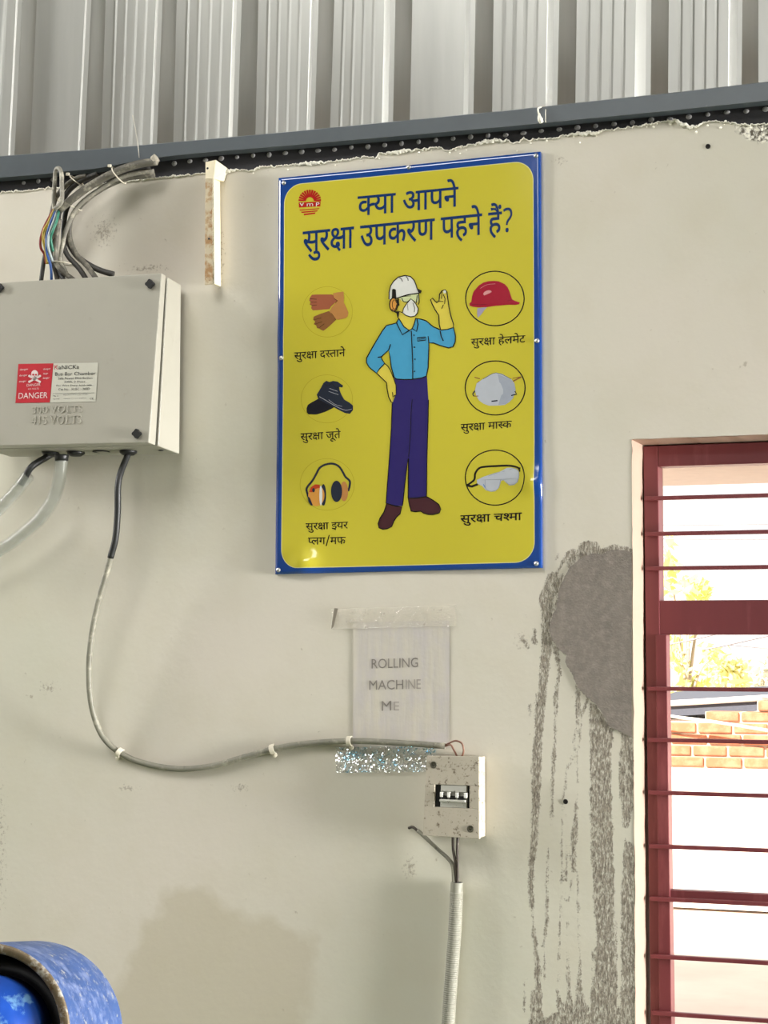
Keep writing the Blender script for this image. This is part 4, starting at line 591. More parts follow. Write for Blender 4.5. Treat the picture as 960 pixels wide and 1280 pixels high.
# ------------------------------------------------------------------ cement patch
P = A([(640,132),(600,118),(560,112),(520,120),(480,140),(445,135),(420,140),(385,150),(360,165),(330,190),(310,210),(290,240),(275,275),(258,305),(250,340),(242,390),(235,430),(215,470),(205,500),(200,545),(210,590),(225,612),(240,640),(268,662),(290,680),(285,720),(305,752),(320,780),(332,812),(350,850),(375,880),(400,905),(430,925),(455,945),(480,985),(510,1050),(545,1072),(580,1090),(610,1102),(640,1118)])
Pj = []
for i in range(len(P)):
    a, c = Vector(P[i]), Vector(P[(i+1) % len(P)])
    for k in range(4):
        q = a.lerp(c, k/4)
        if i < len(P)-1: q += Vector((random.uniform(-.7, .7), random.uniform(-.7, .7)))
        q.x = min(q.x, 791.0); Pj.append((q.x, q.y))
mb = MB(); mb.slab(Pj, lambda x, y: pt(x, y, -.0022), lambda x, y: pt(x, y, -.0001))
tag(mb.build('cement_patch', m_cement), 'dark grey cement patch smeared on the wall beside the left window edge', 'cement patch')
# two drilled holes
for x, y, lab in ((707,1002,'small dark drilled hole in the wall among the cement runs'),(885,183,'small dark hole in the wall above the window, below the beam')):
    mb = MB(); mb.lathe([(.0045, .0002), (.0042, .0012), (.0028, .0012), (.0024, -.004), (0, -.004)], pt(x, y), (0, -1, 0), 14)
    tag(mb.build('drilled_hole', M('hole_dark', (40, 36, 32), .9)), lab, 'hole')
# ------------------------------------------------------------------ safety poster
m_blue = (22, 66, 140); m_yel = (200, 188, 58)
C1, C2, C3, C4 = (349,223), (676,190), (678,710), (345,718)
w1, w2, w3, w4 = (pt(*c) for c in (C1, C2, C3, C4))
def gauss2(x, y, cx, cy, s): return math.exp(-((x-cx)**2+(y-cy)**2)/(2*s*s))
def bulge(px, py):
    return (.0095*gauss2(px, py, 380, 704, 11) + .0022*gauss2(px, py, 345, 425, 16) + .0060*gauss2(px, py, 664, 603, 10)
            + .0016*math.sin(px*.021+1)*math.sin(py*.011) + .0016)
def PP(k=0):
    y = -(.0042+.00013*k)
    return lambda px, py: pt(px, py, y)-Vector((0, bulge(px, py), 0))
poster = thing('safety_poster', (w4+w3)/2, 'large yellow safety poster with blue border, Hindi lettering and a drawn worker', 'poster')
def poster_mat():
    k = NT('printed_tin'); s = k.attr('edge')
    col = k.mix(k.ramp(s, -.35, .25), rgb(m_yel), rgb((226, 220, 150)))
    col = k.mix(k.ramp(s, .9, 1.4), col, rgb(m_blue))
    k.color(col); k.b.inputs['Roughness'].default_value = .12; k.b.inputs['Specular IOR Level'].default_value = 1.0
    k.bump(k.noise(14, 3), .12, .004); return k.mat
NX, NY = 84, 124; mb = MB(); E = []
def ppx(u, v):   # u,v in 0..1 over the sheet, true rectangle
    p = (w4*(1-u)+w3*u)*(1-v)+(w1*(1-u)+w2*u)*v; return p
Wp, Hp = (w2-w1).length, (w1-w4).length; bl, bt_, br_, bbm = .0125, .0155, .0145, .0115; rad = .034
for j in range(NY+1):
    for i in range(NX+1):
        p = ppx(i/NX, j/NY); x, y = pix(p.x, p.y, p.z); q = PP(0)(float(x), float(y)); mb.v.append(q)
        X, Y_ = i/NX*Wp, j/NY*Hp
        cx, cy = (bl+Wp-br_)/2, (bbm+Hp-bt_)/2; hx, hy = (Wp-bl-br_)/2, (Hp-bbm-bt_)/2
        dx, dy = abs(X-cx)-hx+rad, abs(Y_-cy)-hy+rad
        E.append((math.hypot(max(dx, 0), max(dy, 0))+min(max(dx, dy), 0)-rad)*1000)
for j in range(NY):
    for i in range(NX):
        a = j*(NX+1)+i; mb.face((a, a+1, a+NX+2, a+NX+1), 0, True)
nv = len(mb.v)
rim = [i for i in range(NX+1)]+[(j+1)*(NX+1)+NX for j in range(NY)]+[NY*(NX+1)+i for i in range(NX-1, -1, -1)]+[j*(NX+1) for j in range(NY-1, 0, -1)]
for i in rim: mb.v.append(Vector((mb.v[i].x, -.0006, mb.v[i].z)))
for k in range(len(rim)): a, c = rim[k], rim[(k+1) % len(rim)]; mb.face((a, nv+k, nv+(k+1) % len(rim), c))
mb.face([nv+k for k in range(len(rim))])
panel = mb.build('panel', poster_mat(), poster)
at = panel.data.attributes.new('edge', 'FLOAT', 'POINT'); at.data.foreach_set('value', E+[20.0]*(len(mb.v)-nv))
def ink(name, c): return M('ink_'+name, c, .18, var=.03, vs=60)
i_navy = ink('navy', (20, 50, 100)); i_black = ink('black', (28, 26, 24)); i_sky = ink('sky', (72, 156, 196)); i_pants = ink('indigo', (48, 40, 104))
i_shoe = ink('maroon', (74, 42, 48)); i_white = ink('white', (222, 222, 216)); i_skin = ink('skin', (216, 198, 78)); i_grey = ink('grey', (184, 188, 196))
i_red = ink('red', (176, 34, 30)); i_helm = ink('crimson', (160, 26, 50)); i_pink = ink('pink', (214, 150, 150)); i_tan = ink('tan', (186, 130, 74)); i_br = ink('brown', (160, 92, 66)); i_br2 = ink('umber', (138, 92, 54))
i_dark = ink('slate', (40, 46, 60)); i_or = ink('orange', (214, 150, 70)); i_lilac = ink('lilac', (160, 152, 176)); i_gl = ink('pale_green', (204, 212, 160)); i_ring = ink('olive', (172, 158, 40))
# headline
mb = MB(); deva(mb, 'Kया आपने', (447.5,246), (572.8,234), 24, PP(2), 0, 10); deva(mb, 'सुरXा उपकरण पहने हैं?', (379,290), (643,263.2), 26, PP(2), 0, 10)
mb.build('headline', i_navy, poster)
# logo
mb = MB(); lg = lambda P: Z(365, 230, 21.333, P)
for k in range(13):
    a = math.radians(-4-172*k/12); c_, s_ = math.cos(a), math.sin(a); r0, r1, hw = 150, 300, 20
    mb.poly([lg([(485+c_*r0-s_*hw, 455+s_*r0+c_*hw), (485+c_*r1-s_*hw*1.3, 455+s_*r1+c_*hw*1.3), (485+c_*r1+s_*hw*1.3, 455+s_*r1-c_*hw*1.3), (485+c_*r0+s_*hw, 455+s_*r0-c_*hw)])], PP(2), 0)
ribbon(mb, lg(ell(485, 460, 130, 130, 24, 0, math.pi, 2*math.pi)), 2.6, PP(2), 0)
mb.poly([lg([(190,500),(770,470),(765,600),(195,635)])], PP(1), 0)
for y0, x0, x1, h in ((690,205,745,26),(745,250,700,34),(800,315,640,44)): mb.poly([lg([(x0,y0),(x1,y0-40),(x1-20,y0-40+h),(x0+20,y0+h)])], PP(1), 0)
latin(mb, 'v', lg([(215,600)])[0], lg([(330,592)])[0], (0, -4.0), PP(4), 1); latin(mb, 'm', lg([(405,600)])[0], lg([(570,590)])[0], (0, -3.4), PP(4), 1); latin(mb, 'P', lg([(650,600)])[0], lg([(740,592)])[0], (0, -4.6), PP(4), 1)
mb.build('logo', [i_red, i_white], poster)
# captions
for txt, L, R, h, bd in (('सुरXा दSताने', (368.1,440.8), (432,436.8), 8.6, 6),('सुरXा जूते', (376,542), (426,539), 8.6, 6),('सुरXा इयर', (382.8,654.3), (435,652.3), 8.2, 6),('Pलग/मफ', (385.5,672.3), (432,671.2), 8.6, 6),
        ('सुरXा हेलमेट', (588.8,423.8), (656.5,419.2), 8.6, 6),('सुरXा माSक', (576.2,530.5), (639.6,526), 8.5, 6),('सुरXा चHमा', (576,644.5), (652.3,641), 9, 16)):
    mb = MB(); deva(mb, txt, L, R, h, PP(2), 0, bd); mb.build('caption', i_black, poster)
# rings
R4 = lambda P: Z(560, 330, 5.563, P); R5 = lambda P: Z(560, 540, 6.738, P); L2 = lambda P: Z(340, 330, 5.333, P); L3 = lambda P: Z(340, 540, 5.333, P)
for f, c, m, w in ((R4, (327,240,203,189), i_black, 1.4),(R4, (329,862,208,188), i_black, 1.4),(R5, (399,385,250,232), i_black, 1.4),(L2, (372,320,168,168), i_ring, .5),(L2, (368,900,172,160), i_ring, .5),(L3, (370,350,180,172), i_ring, .5)):
    mb = MB(); ribbon(mb, f(ell(*c, 64)), w, PP(1), 0, True); mb.build('ring', m, poster)
def pic(name, mats, shapes):
    """shapes: (kind, points, layer, material, width)"""
    mb = MB()
    for s in shapes:
        if s[0] == 'p': mb.poly([s[1]], PP(s[2]), s[3])
        elif s[0] == 's': ribbon(mb, s[1], s[4], PP(s[2]), s[3], False, s[5] if len(s) > 5 else 0)
        elif s[0] == 'c': ribbon(mb, s[1], s[4], PP(s[2]), s[3], True, s[5] if len(s) > 5 else 0)
    return mb.build(name, mats, poster)
g1 = L2([(250,245),(256,222),(268,206),(300,204),(350,204),(400,204),(425,215),(440,245),(420,262),(395,285),(385,302),(350,304),(310,308),(275,310),(262,295),(268,278),(252,270),(262,255)])
g2 = L2([(408,197),(440,190),(480,185),(483,225),(482,258),(498,290),(513,325),(508,350),(495,362),(440,374),(420,365),(400,335),(385,318),(400,290),(425,262),(440,246),(418,232)])
g3 = L2([(280,352),(320,335),(380,315),(405,335),(428,375),(400,402),(370,428),(345,446),(330,440),(318,432),(302,428),(296,410),(280,402),(290,385),(276,372)])
pic('gloves_picture', [i_br, i_tan, i_br2, i_black], [('p', g1, 1, 0), ('p', g3, 2, 2), ('p', g2, 3, 1)] +
    [('s', L2(q), 4, 3, .35) for q in ([(255,232),(300,236)],[(256,255),(300,254)],[(264,278),(300,274)],[(285,372),(330,360)],[(290,402),(335,385)],[(312,428),(350,400)],[(418,232),(440,246),(425,262)],[(400,330),(430,375)])])
pic('shoes_picture', [i_dark, ink('coal', (26, 28, 38)), i_grey], [('p', L2([(232,965),(240,940),(262,925),(300,905),(345,880),(400,920),(420,955),(360,985),(300,1004),(245,1003),(233,990)]), 1, 1),
    ('p', L2([(300,872),(320,840),(345,795),(365,779),(385,788),(410,780),(440,785),(478,812),(470,825),(450,820),(455,845),(465,870),(485,905),(520,925),(543,945),(543,975),(522,1000),(490,995),(450,975),(405,950),(355,925),(310,900)]), 2, 0),
    ('s', L2([(318,885),(370,915),(430,950),(490,975),(535,968)]), 3, 2, .5, 4), ('s', L2([(380,905),(420,935),(470,950)]), 3, 2, .35, 4), ('s', L2([(345,795),(375,815),(400,795),(430,830),(470,812)]), 3, 1, .8), ('s', L2([(385,830),(440,850)]), 3, 2, .4), ('s', L2([(380,850),(445,872)]), 3, 2, .4)])
pic('earmuffs_picture', [i_dark, i_or, i_tan, ink('scarlet', (190, 70, 40)), i_white], [('s', L3([(252,450),(240,415),(234,375),(270,328),(295,285),(320,240),(360,217),(410,212),(450,232),(475,270),(492,300),(520,328),(518,365),(508,395)]), 1, 0, 2.6, 4),
    ('p', L3(ell(482,396,27,66)), 2, 2), ('p', L3(ell(432,396,37,71)), 3, 0), ('p', L3(ell(345,420,18,72)), 2, 0), ('p', L3(ell(298,423,54,72)), 3, 1), ('p', L3([(250,400),(262,370),(290,350),(320,352),(322,372),(290,380),(270,402)]), 4, 3), ('p', L3(ell(328,425,10,66)), 4, 4), ('p', L3(ell(279,388,9,14)), 5, 0), ('p', L3([(238,425),(255,440),(275,490),(262,490),(245,465)]), 4, 0)])
pic('helmet_picture', [i_helm, i_pink, i_lilac, ink('wine', (120, 20, 44))], [('p', R4([(150,275),(163,262),(168,225),(180,190),(215,150),(245,130),(280,120),(320,117),(355,121),(395,140),(415,162),(428,190),(438,222),(446,246),(470,258),(500,268),(495,280),(470,285),(420,284),(370,288),(330,291),(270,300),(215,302),(168,297),(152,290)]), 2, 0),
    ('p', R4(ell(275,202,30,17, 24, -.35)), 3, 1), ('p', R4([(205,308),(272,300),(250,325),(235,347),(208,374),(203,345)]), 1, 2), ('s', R4([(165,280),(250,282),(340,270),(446,250)]), 3, 3, .7, 4), ('s', R4([(225,170),(270,145),(330,138)]), 3, 1, .4, 4)])
pic('mask_picture', [i_grey, i_dark, i_br2, ink('ash', (160, 166, 178))], [('p', R4([(200,830),(245,798),(290,770),(335,755),(380,765),(440,800),(462,830),(470,872),(465,905),(452,935),(425,962),(395,980),(340,985),(285,985),(245,970),(215,948),(197,915),(188,880)]), 2, 0),
    ('p', R4([(345,765),(440,805),(460,835),(468,875),(455,930),(400,975),(350,980),(375,900)]), 3, 3),
    ('s', R4([(245,800),(335,757),(440,800)]), 4, 1, .5, 4), ('s', R4([(185,788),(222,798)]), 1, 2, 1.3), ('s', R4([(220,815),(205,825)]), 1, 2, 1), ('s', R4([(440,822),(510,786)]), 1, 2, 1.6), ('s', R4([(450,795),(505,785)]), 1, 2, .9), ('s', R4([(190,880),(172,905),(182,920)]), 1, 1, 1.6), ('s', R4([(182,920),(212,918)]), 4, 2, 1), ('s', R4([(465,885),(478,905),(440,915)]), 4, 1, 1.4), ('s', R4([(303,955),(345,950)]), 4, 1, 1.6)])
pic('goggles_picture', [i_grey, i_black, ink('steel', (140, 148, 158)), ink('azure', (90, 130, 190))], [('s', R5([(165,448),(200,425),(226,398),(232,350),(260,310),(300,295),(400,288),(530,285),(612,308)]), 1, 1, 2.4, 4), ('s', R5([(160,450),(205,460),(255,440)]), 1, 1, 2.8),
    ('p', R5([(245,405),(300,378),(340,365),(400,345),(440,335),(500,302),(540,302),(585,315),(605,350),(603,390),(590,425),(560,448),(520,452),(490,425),(470,405),(450,412),(442,440),(430,475),(400,500),(365,504),(320,490),(290,455),(248,435)]), 2, 0),
    ('c', R5([(315,400),(345,372),(440,342),(445,400),(430,470),(395,496),(350,498),(318,470)]), 3, 2, .6, 3), ('c', R5([(480,350),(540,310),(590,322),(602,370),(580,430),(525,446),(490,415)]), 3, 2, .6, 3), ('s', R5([(300,440),(318,470)]), 3, 3, 1), ('s', R5([(440,345),(480,330)]), 3, 2, .8), ('s', R5([(600,310),(608,335)]), 3, 1, 1.6)])
# the drawn worker
z6 = lambda P: Z(440, 330, 6.857, P); z7 = lambda P: Z(440, 500, 6.857, P)
shirt = z6([(405,468),(385,508),(340,520),(300,530),(265,575),(190,700),(130,808),(128,845),(150,885),(215,938),(245,895),(285,855),(262,820),(255,798),(320,738),(330,800),(342,890),(365,970),(385,988),(450,992),(520,990),(600,978),(640,962),(655,890),(660,780),(662,678),(700,678),(760,700),(830,720),(868,708),(885,670),(888,620),(872,545),(820,562),(762,567),(700,540),(640,490),(600,475),(550,468),(535,520),(520,555),(495,572),(450,540)])
armL = z6([(215,938),(245,895),(285,855),(310,875),(335,915),(362,985),(382,1040),(382,1120),(362,1135),(352,1100),(350,1140),(356,1190),(340,1185),(318,1140),(305,1070),(300,1018),(262,982)])
armR = z6([(762,567),(750,520),(745,440),(715,395),(690,345),(676,308),(692,294),(712,318),(728,332),(748,318),(752,262),(772,232),(800,222),(815,240),(822,290),(832,370),(850,450),(872,520),(868,545),(820,562)])
pants = z6([(365,972),(450,990),(520,988),(600,976),(645,962)])+z7([(658,0),(655,150),(645,480),(642,700),(640,828),(560,838),(482,842),(484,700),(486,500),(470,590),(452,740),(440,860),(432,910),(370,905),(292,884),(305,720),(322,500),(340,250),(348,30)])+z6([(352,1190),(378,1125),(384,1050)])
shoeL = z7([(298,886),(275,960),(240,1015),(224,1060),(232,1095),(262,1108),(300,1104),(340,1085),(358,1040),(385,1000),(412,978),(428,915),(370,908)])
shoeR = z7([(482,842),(494,905),(508,952),(545,958),(590,952),(615,970),(655,980),(700,982),(750,968),(764,935),(745,895),(700,862),(640,828),(560,840)])
face = z6([(400,310),(560,290),(572,330),(572,390),(550,455),(545,470),(535,525),(518,560),(495,572),(450,540),(405,470),(398,400)])
helmet = z6([(322,305),(322,245),(335,190),(360,150),(400,115),(460,100),(505,110),(535,140),(552,180),(562,215),(598,232),(590,248),(560,256),(510,262),(455,275),(400,292),(360,302)])
K = 1.25
pic('worker_drawing', [i_sky, i_skin, i_pants, i_shoe, i_white, i_black, i_or, i_gl], [('p', shoeL, 1, 3), ('p', shoeR, 1, 3), ('p', pants, 2, 2), ('p', armL, 3, 1), ('p', armR, 3, 1), ('p', face, 3, 1), ('p', shirt, 4, 0),
  ('c', shoeL, 6, 5, K), ('c', shoeR, 6, 5, K), ('s', armL[-6:]+armL[:1], 6, 5, K), ('s', armL[2:9], 6, 5, K*.8), ('s', armR, 6, 5, K), ('s', shirt, 6, 5, K), ('s', [shirt[-1], shirt[0]], 6, 5, K),
  ('s', z7([(658,0),(655,150),(645,480),(642,700),(640,828)]), 6, 5, K), ('s', z7([(348,30),(340,250),(322,500),(305,720),(292,884),(300,888)]), 6, 5, .9), ('s', z7([(482,842),(484,700),(486,500),(470,590),(452,740),(440,860),(432,910)]), 6, 5, K), ('s', z6([(520,1160),(512,1234)])+z7([(505,250),(488,490)]), 6, 5, .8),
  ('s', z6([(385,505),(412,560),(435,608),(495,572)]), 7, 5, K), ('s', z6([(560,470),(570,520),(557,580),(522,556)]), 7, 5, K), ('s', z6([(512,575),(518,700),(524,850),(524,990)]), 7, 5, K), ('c', z6([(563,634),(634,628),(634,654),(566,662)]), 7, 5, 1.1), ('s', z6([(575,648),(625,642)]), 7, 5, .8),
  ('s', z6([(655,620),(662,680)]), 7, 5, K), ('s', z6([(758,575),(766,620),(785,660)]), 7, 5, K), ('s', z6([(255,798),(225,802)]), 7, 5, K), ('s', z6([(335,690),(320,738)]), 7, 5, K), ('s', z6([(350,1100),(355,1140),(380,1130)]), 7, 5, .9),
  ('s', z6([(728,332),(750,320),(785,322)]), 7, 5, .8), ('s', z6([(785,262),(800,300),(795,345)]), 7, 5, .9), ('s', z6([(770,385),(785,350)]), 7, 5, .8), ('s', z6([(775,240),(768,300)]), 7, 5, .8), ('p', z6(ell(796,240,12,14)), 7, 4)]
  + [('p', z6(ell(x, y, 6, 6, 10)), 7, 5) for x, y in ((535,612),(540,715),(543,818),(540,922))]
  + [('p', helmet, 5, 4), ('s', helmet, 7, 5, K), ('s', z6([(410,120),(428,130),(437,152)]), 7, 5, .9), ('s', z6([(468,108),(482,125),(485,145)]), 7, 5, .9), ('p', z6([(560,218),(600,234),(592,248),(572,246)]), 8, 5),
  ('p', z6([(405,285),(480,262),(575,248),(580,300),(560,335),(530,320),(505,300),(470,330),(440,325),(410,300)]), 6, 7), ('s', z6([(405,288),(480,264),(575,250)]), 7, 5, .8), ('s', z6([(430,295),(445,325),(475,330),(505,305),(535,322),(556,335),(562,270)]), 7, 5, 1), ('s', z6([(440,282),(510,275)]), 7, 5, .6), ('s', z6([(400,300),(392,320),(408,350)]), 7, 5, 1.4), ('s', z6([(575,250),(580,330),(570,350)]), 7, 5, 1),
  ('p', z6([(508,300),(530,318),(552,345),(572,385),(565,420),(545,447),(505,455),(465,442),(438,420),(445,385),(470,345)]), 8, 4), ('c', z6([(508,300),(530,318),(552,345),(572,385),(565,420),(545,447),(505,455),(465,442),(438,420),(445,385),(470,345)]), 9, 5, 1), ('s', z6([(525,335),(540,375),(538,415)]), 9, 5, .7), ('s', z6([(480,345),(485,400)]), 9, 5, .4), ('s', z6([(438,420),(400,405)]), 7, 5, .8),
  ('p', z6(ell(362,350,32,54)), 8, 6), ('c', z6(ell(360,350,34,56)), 9, 5, 1.3), ('s', z6(ell(368,350,18,40, 20)), 9, 5, .7), ('p', z6([(348,222),(362,214),(380,222),(384,300),(346,298)]), 8, 5), ('s', z6([(398,300),(404,360)]), 9, 5, 2), ('s', z6([(345,392),(375,412),(402,425)]), 8, 5, 1.8), ('p', z6([(385,405),(410,412),(402,470),(392,460)]), 8, 5)])
# poster screws
m_screw = M('zinc_screw', (200, 200, 200), .3, .8, var=.1)
first = None
for x, y in ((355.5,229),(511,209),(670.5,195),(352,447.5),(671.5,426),(349,712.5),(671,704.5)):
    if first is None:
        mb = MB(); mb.lathe([(.0042, 0), (.0042, .0012), (.0030, .0026), (0, .0032)], (0, 0, 0), (0, -1, 0), 14)
        first = mb.build('screw', m_screw, poster); first.data.transform(Matrix.Translation(ROOT[poster.name])); o = first
    else: o = first.copy(); COL.objects.link(o); o.parent = poster
    o.location = PP(1)(x, y)-ROOT[poster.name]
# ------------------------------------------------------------------ bus bar box
m_boxp = M('powder_coat_grey', (170, 166, 153), .42, var=.03, vs=10, c2=(156, 150, 137), thr=(.62, .8), ds=26, spec=.45)
m_dark = M('black_plastic', (24, 24, 24), .45); m_seal = M('seal_gap', (70, 72, 66), .7)
yb, yt_, yk = -.107, -.088, -.012
F = {(1,1): pt(202.1,341.9,yt_), (1,0): pt(186,553,yb), (0,1): pt(-14,354.6,yt_), (0,0): pt(-29,557.6,yb)}
Bk = {(1,1): pt(226.5,356,yk), (1,0): pt(224.5,567.5,yk)}
Bk[(0,1)] = Bk[(1,1)]+(F[(0,1)]-F[(1,1)]); Bk[(0,0)] = Bk[(1,0)]+(F[(0,0)]-F[(1,0)])
def BX(u, v, w):
    f = sum((F[(i,j)]*((u if i else 1-u)*(v if j else 1-v)) for i in (0,1) for j in (0,1)), Vector((0,0,0)))
    k = sum((Bk[(i,j)]*((u if i else 1-u)*(v if j else 1-v)) for i in (0,1) for j in (0,1)), Vector((0,0,0)))
    return k*(1-w)+f*w
def bxhex(mb, u0, u1, v0, v1, w0, w1, m=0): mb.hexa([BX(u,v,w) for v in (v0,v1) for u,w in ((u0,w1),(u1,w1),(u1,w0),(u0,w0))], m)
box = thing('busbar_box', (Bk[(0,0)]+Bk[(1,0)])/2, 'grey metal busbar box on the wall with red danger sticker and cables above and below', 'electrical box')
mb = MB(); bxhex(mb, 0, 1, 0, 1, 0, .70); mb.build('body', m_boxp, box, bevel=.002, recalc=True)
mb = MB(); bxhex(mb, .015, .985, .015, .985, .69, .79); mb.build('gasket', m_seal, box)
mb = MB(); bxhex(mb, -.004, 1.0, -.002, 1.003, .78, 1.0); lid = mb.build('lid', m_boxp, box, bevel=.002, recalc=True)
BF = lambda k=0: (lambda u, v: BX(u, v, 1.0)+Vector((0, -.0004-.0003*k, 0)))
def bpx(x, y):      # photo pixel on the lid -> lid coordinates
    p = Vector((x, y)); c = [Vector(q) for q in ((-29,557.6),(186,553),(-14,354.6),(202.1,341.9))]; u = v = .5
    for _ in range(30):
        q = (c[0]*(1-u)+c[1]*u)*(1-v)+(c[2]*(1-u)+c[3]*u)*v
        du = (c[1]-c[0])*(1-v)+(c[3]-c[2])*v; dv = (c[2]*(1-u)+c[3]*u)-(c[0]*(1-u)+c[1]*u); e = p-q; det = du.x*dv.y-du.y*dv.x
        u += (e.x*dv.y-e.y*dv.x)/det; v += (du.x*e.y-du.y*e.x)/det
    return (u, v)
bz = lambda P: [bpx(15+x/8, 445+y/8) for x, y in P]
m_sred = M('sticker_red', (190, 40, 52), .35, var=.05); m_slab = M('sticker_grey', (202, 200, 186), .35, var=.03); m_ink = M('print_black', (40, 40, 40), .5); m_inkr = M('print_red', (190, 40, 50), .5); m_inkw = M('print_white', (232, 214, 210), .5)
mb = MB(); mb.poly([bz([(76,84),(430,78),(394,468),(46,474)])], BF(1), 0)
wt = lambda t, a, b, h, s=mb: latin(s, t, bz([a])[0], bz([b])[0], tuple(np.subtract(bz([(a[0]+h*.07, a[1]-h)])[0], bz([a])[0])), BF(3), 1)
wt('DANGER', (78,432), (372,424), 58); wt('DANGER', (162,310), (300,302), 26); wt('415 VOLTS', (175,342), (285,336), 14)
for a, b in (((92,156),(176,150)),((88,215),(170,208)),((84,275),(160,268)),((330,150),(404,146)),((330,195),(380,192)),((326,240),(392,236))):
    latin(mb, 'danger', bz([a])[0], bz([b])[0], tuple(np.subtract(bz([(a[0]+1, a[1]-24)])[0], bz([a])[0])), BF(3), 1)
sk = lambda P: bz(P)
mb.poly([sk(ell(243,188,36,42, 24))], BF(3), 1); mb.poly([sk([(222,215),(266,215),(260,245),(226,245)])], BF(3), 1)
for p, q in (((190,205),(295,262)),((190,262),(298,205))): ribbon(mb, sk([p, q]), .012, BF(3), 1)
for x, y in ((190,205),(298,205),(190,262),(295,262)): mb.poly([sk(ell(x,y,12,12,12))], BF(4), 1)
for x in (229,258): mb.poly([sk(ell(x,192,9,10,12))], BF(5), 0)
mb.poly([sk([(239,214),(248,214),(243,204)])], BF(5), 0)
mb.build('danger_sticker', [m_sred, m_inkw], lid)
mb = MB(); mb.poly([bz([(432,78),(876,70),(852,458),(400,468)])], BF(1), 0)
for t, a, b, h, m in (('K',(442,140),(478,139),44,2),('aNICKa',(484,139),(688,132),40,1),('Bus Bar Chamber',(448,202),(852,194),34,1),('Safe Power Distribution',(478,240),(820,234),22,1),('200A, 3 Phase',(540,276),(750,272),22,1),('For Wire Entry, both side',(462,314),(815,308),22,1),('Cat No - KLBC - 200D',(482,350),(795,342),22,1),('Mfg by',(426,412),(485,410),13,1),('Made in India',(428,440),(492,438),13,1),('electrical products private limited',(530,400),(770,394),11,1),('customer care and complaints',(535,436),(760,430),11,1),('CE',(795,440),(832,438),18,1)):
    latin(mb, t, bz([a])[0], bz([b])[0], tuple(np.subtract(bz([(a[0]+h*.07, a[1]-h)])[0], bz([a])[0])), BF(3), m)
ribbon(mb, bz([(424,382),(838,372)]), .0018, BF(3), 1)
mb.build('rating_sticker', [m_slab, m_ink, m_inkr], lid)
mb = MB()
for t, a, b, h in (('300 VOLTS',(215,580),(715,566),70),('415 VOLTS',(205,690),(705,678),84)):
    latin_raised(mb, t, bz([a])[0], bz([b])[0], tuple(np.subtract(bz([(a[0]+h*.07, a[1]-h)])[0], bz([a])[0])), lambda u, v, t_: BX(u, v, 1.0)+Vector((0, -.0014*t_, 0)), 0)
mb.build('embossed_lettering', m_boxp, lid)
for x, y in ((189,355.5),(172.5,542.5),(1,360),(-14,546)):
    u, v = bpx(x, y); mb = MB(); ax = Vector((0, -1, .06))
    pr = []
    for k in range(24):
        a = 2*math.pi*k/24; r = .0078*(1+.16*math.cos(4*a)); pr.append((r*math.cos(a), r*math.sin(a)))
    o_ = BX(u, v, 1.0); mb.slab(pr, lambda a, b: o_+Vector((a, -.007, b)), lambda a, b: o_+Vector((a, .0, b)))
    mb.build('lid_screw', m_dark, lid)
def gland(u, w, name='cable_gland', r=.018, h=.008, hollow=False):
    o_ = BX(u, 0, w); mb = MB()
    mb.lathe([(r, 0), (r, .0015), (r*.95, h*.5), (r*.6, h), (0, h)] if not hollow else [(r, 0), (r, .0012), (r*.8, .0012), (r*.75, -.0005), (0, -.0005)], o_, (0, 0, -1), 20); mb.build(name, m_dark, box); return o_
def upx(px): return (px+29)/(186+29)
gl = []
for px, hol in ((42,False),(78,False),(114,True),(152,False)):
    gl.append(gland((px+4+29)/(222+20), .33, 'knockout_hole' if hol else 'cable_gland', .017, .008, hol))
gland(.955, .35, 'bolt_hole', .005, .002, True)
# ------------------------------------------------------------------ clear hoses below the box
def clear_mat():
    k = NT('clear_pvc'); k.b.inputs['Base Color'].default_value = rgb((168, 170, 160)); k.b.inputs['Roughness'].default_value = .12
    n = k.noise(40, 4); k.set(k.b.inputs['Alpha'], k.math('ADD', .14, k.math('MULTIPLY', n, .25))); return k.mat
m_clear = clear_mat(); m_rubber = M('black_cable', (34, 35, 34), .5, var=.1, vs=60)
hose_a = [(36,594),(24,609),(8,627),(-12,645),(-40,662)]; hose_b = [(77,575),(74,600),(66,625),(50,648),(28,668),(4,685),(-40,705)]
for P, lab, cab in ((hose_a, 'clear hose under the busbar box with a black cable end stuck in it', True), (hose_b, 'longer clear plastic hose curving under the busbar box, second from the left', False)):
    pts = [pt(x, y, -.07+.02*min(1, i/5)) for i, (x, y) in enumerate(P)]
    t = thing('clear_hose', pts[-1], lab, 'hose', 'clear hoses under the box'); C = crom(pts, 8)
    mb = MB(); mb.tube(C, .0125, 16, cap=False); mb.build('tube', m_clear, t)
    mb = MB(); mb.tube(C, .0098, 14, cap=False); mb.build('inner_skin', m_clear, t)
    if cab:
        mb = MB(); mb.tube(crom([gl[0]+Vector((0, 0, -.004)), pt(40,583,-.075), pt(31,598,-.07), pt(26,606,-.07)], 6), .0065, 10); mb.build('inner_cable', m_rubber, t)
    else:
        mb = MB(); mb.lathe([(.0128, 0), (.0128, .006), (.0135, .008), (.0135, .012), (0, .012)], C[0]+Vector((0, 0, -.002)), (0, 0, 1), 16); mb.build('collar', m_dark, t)
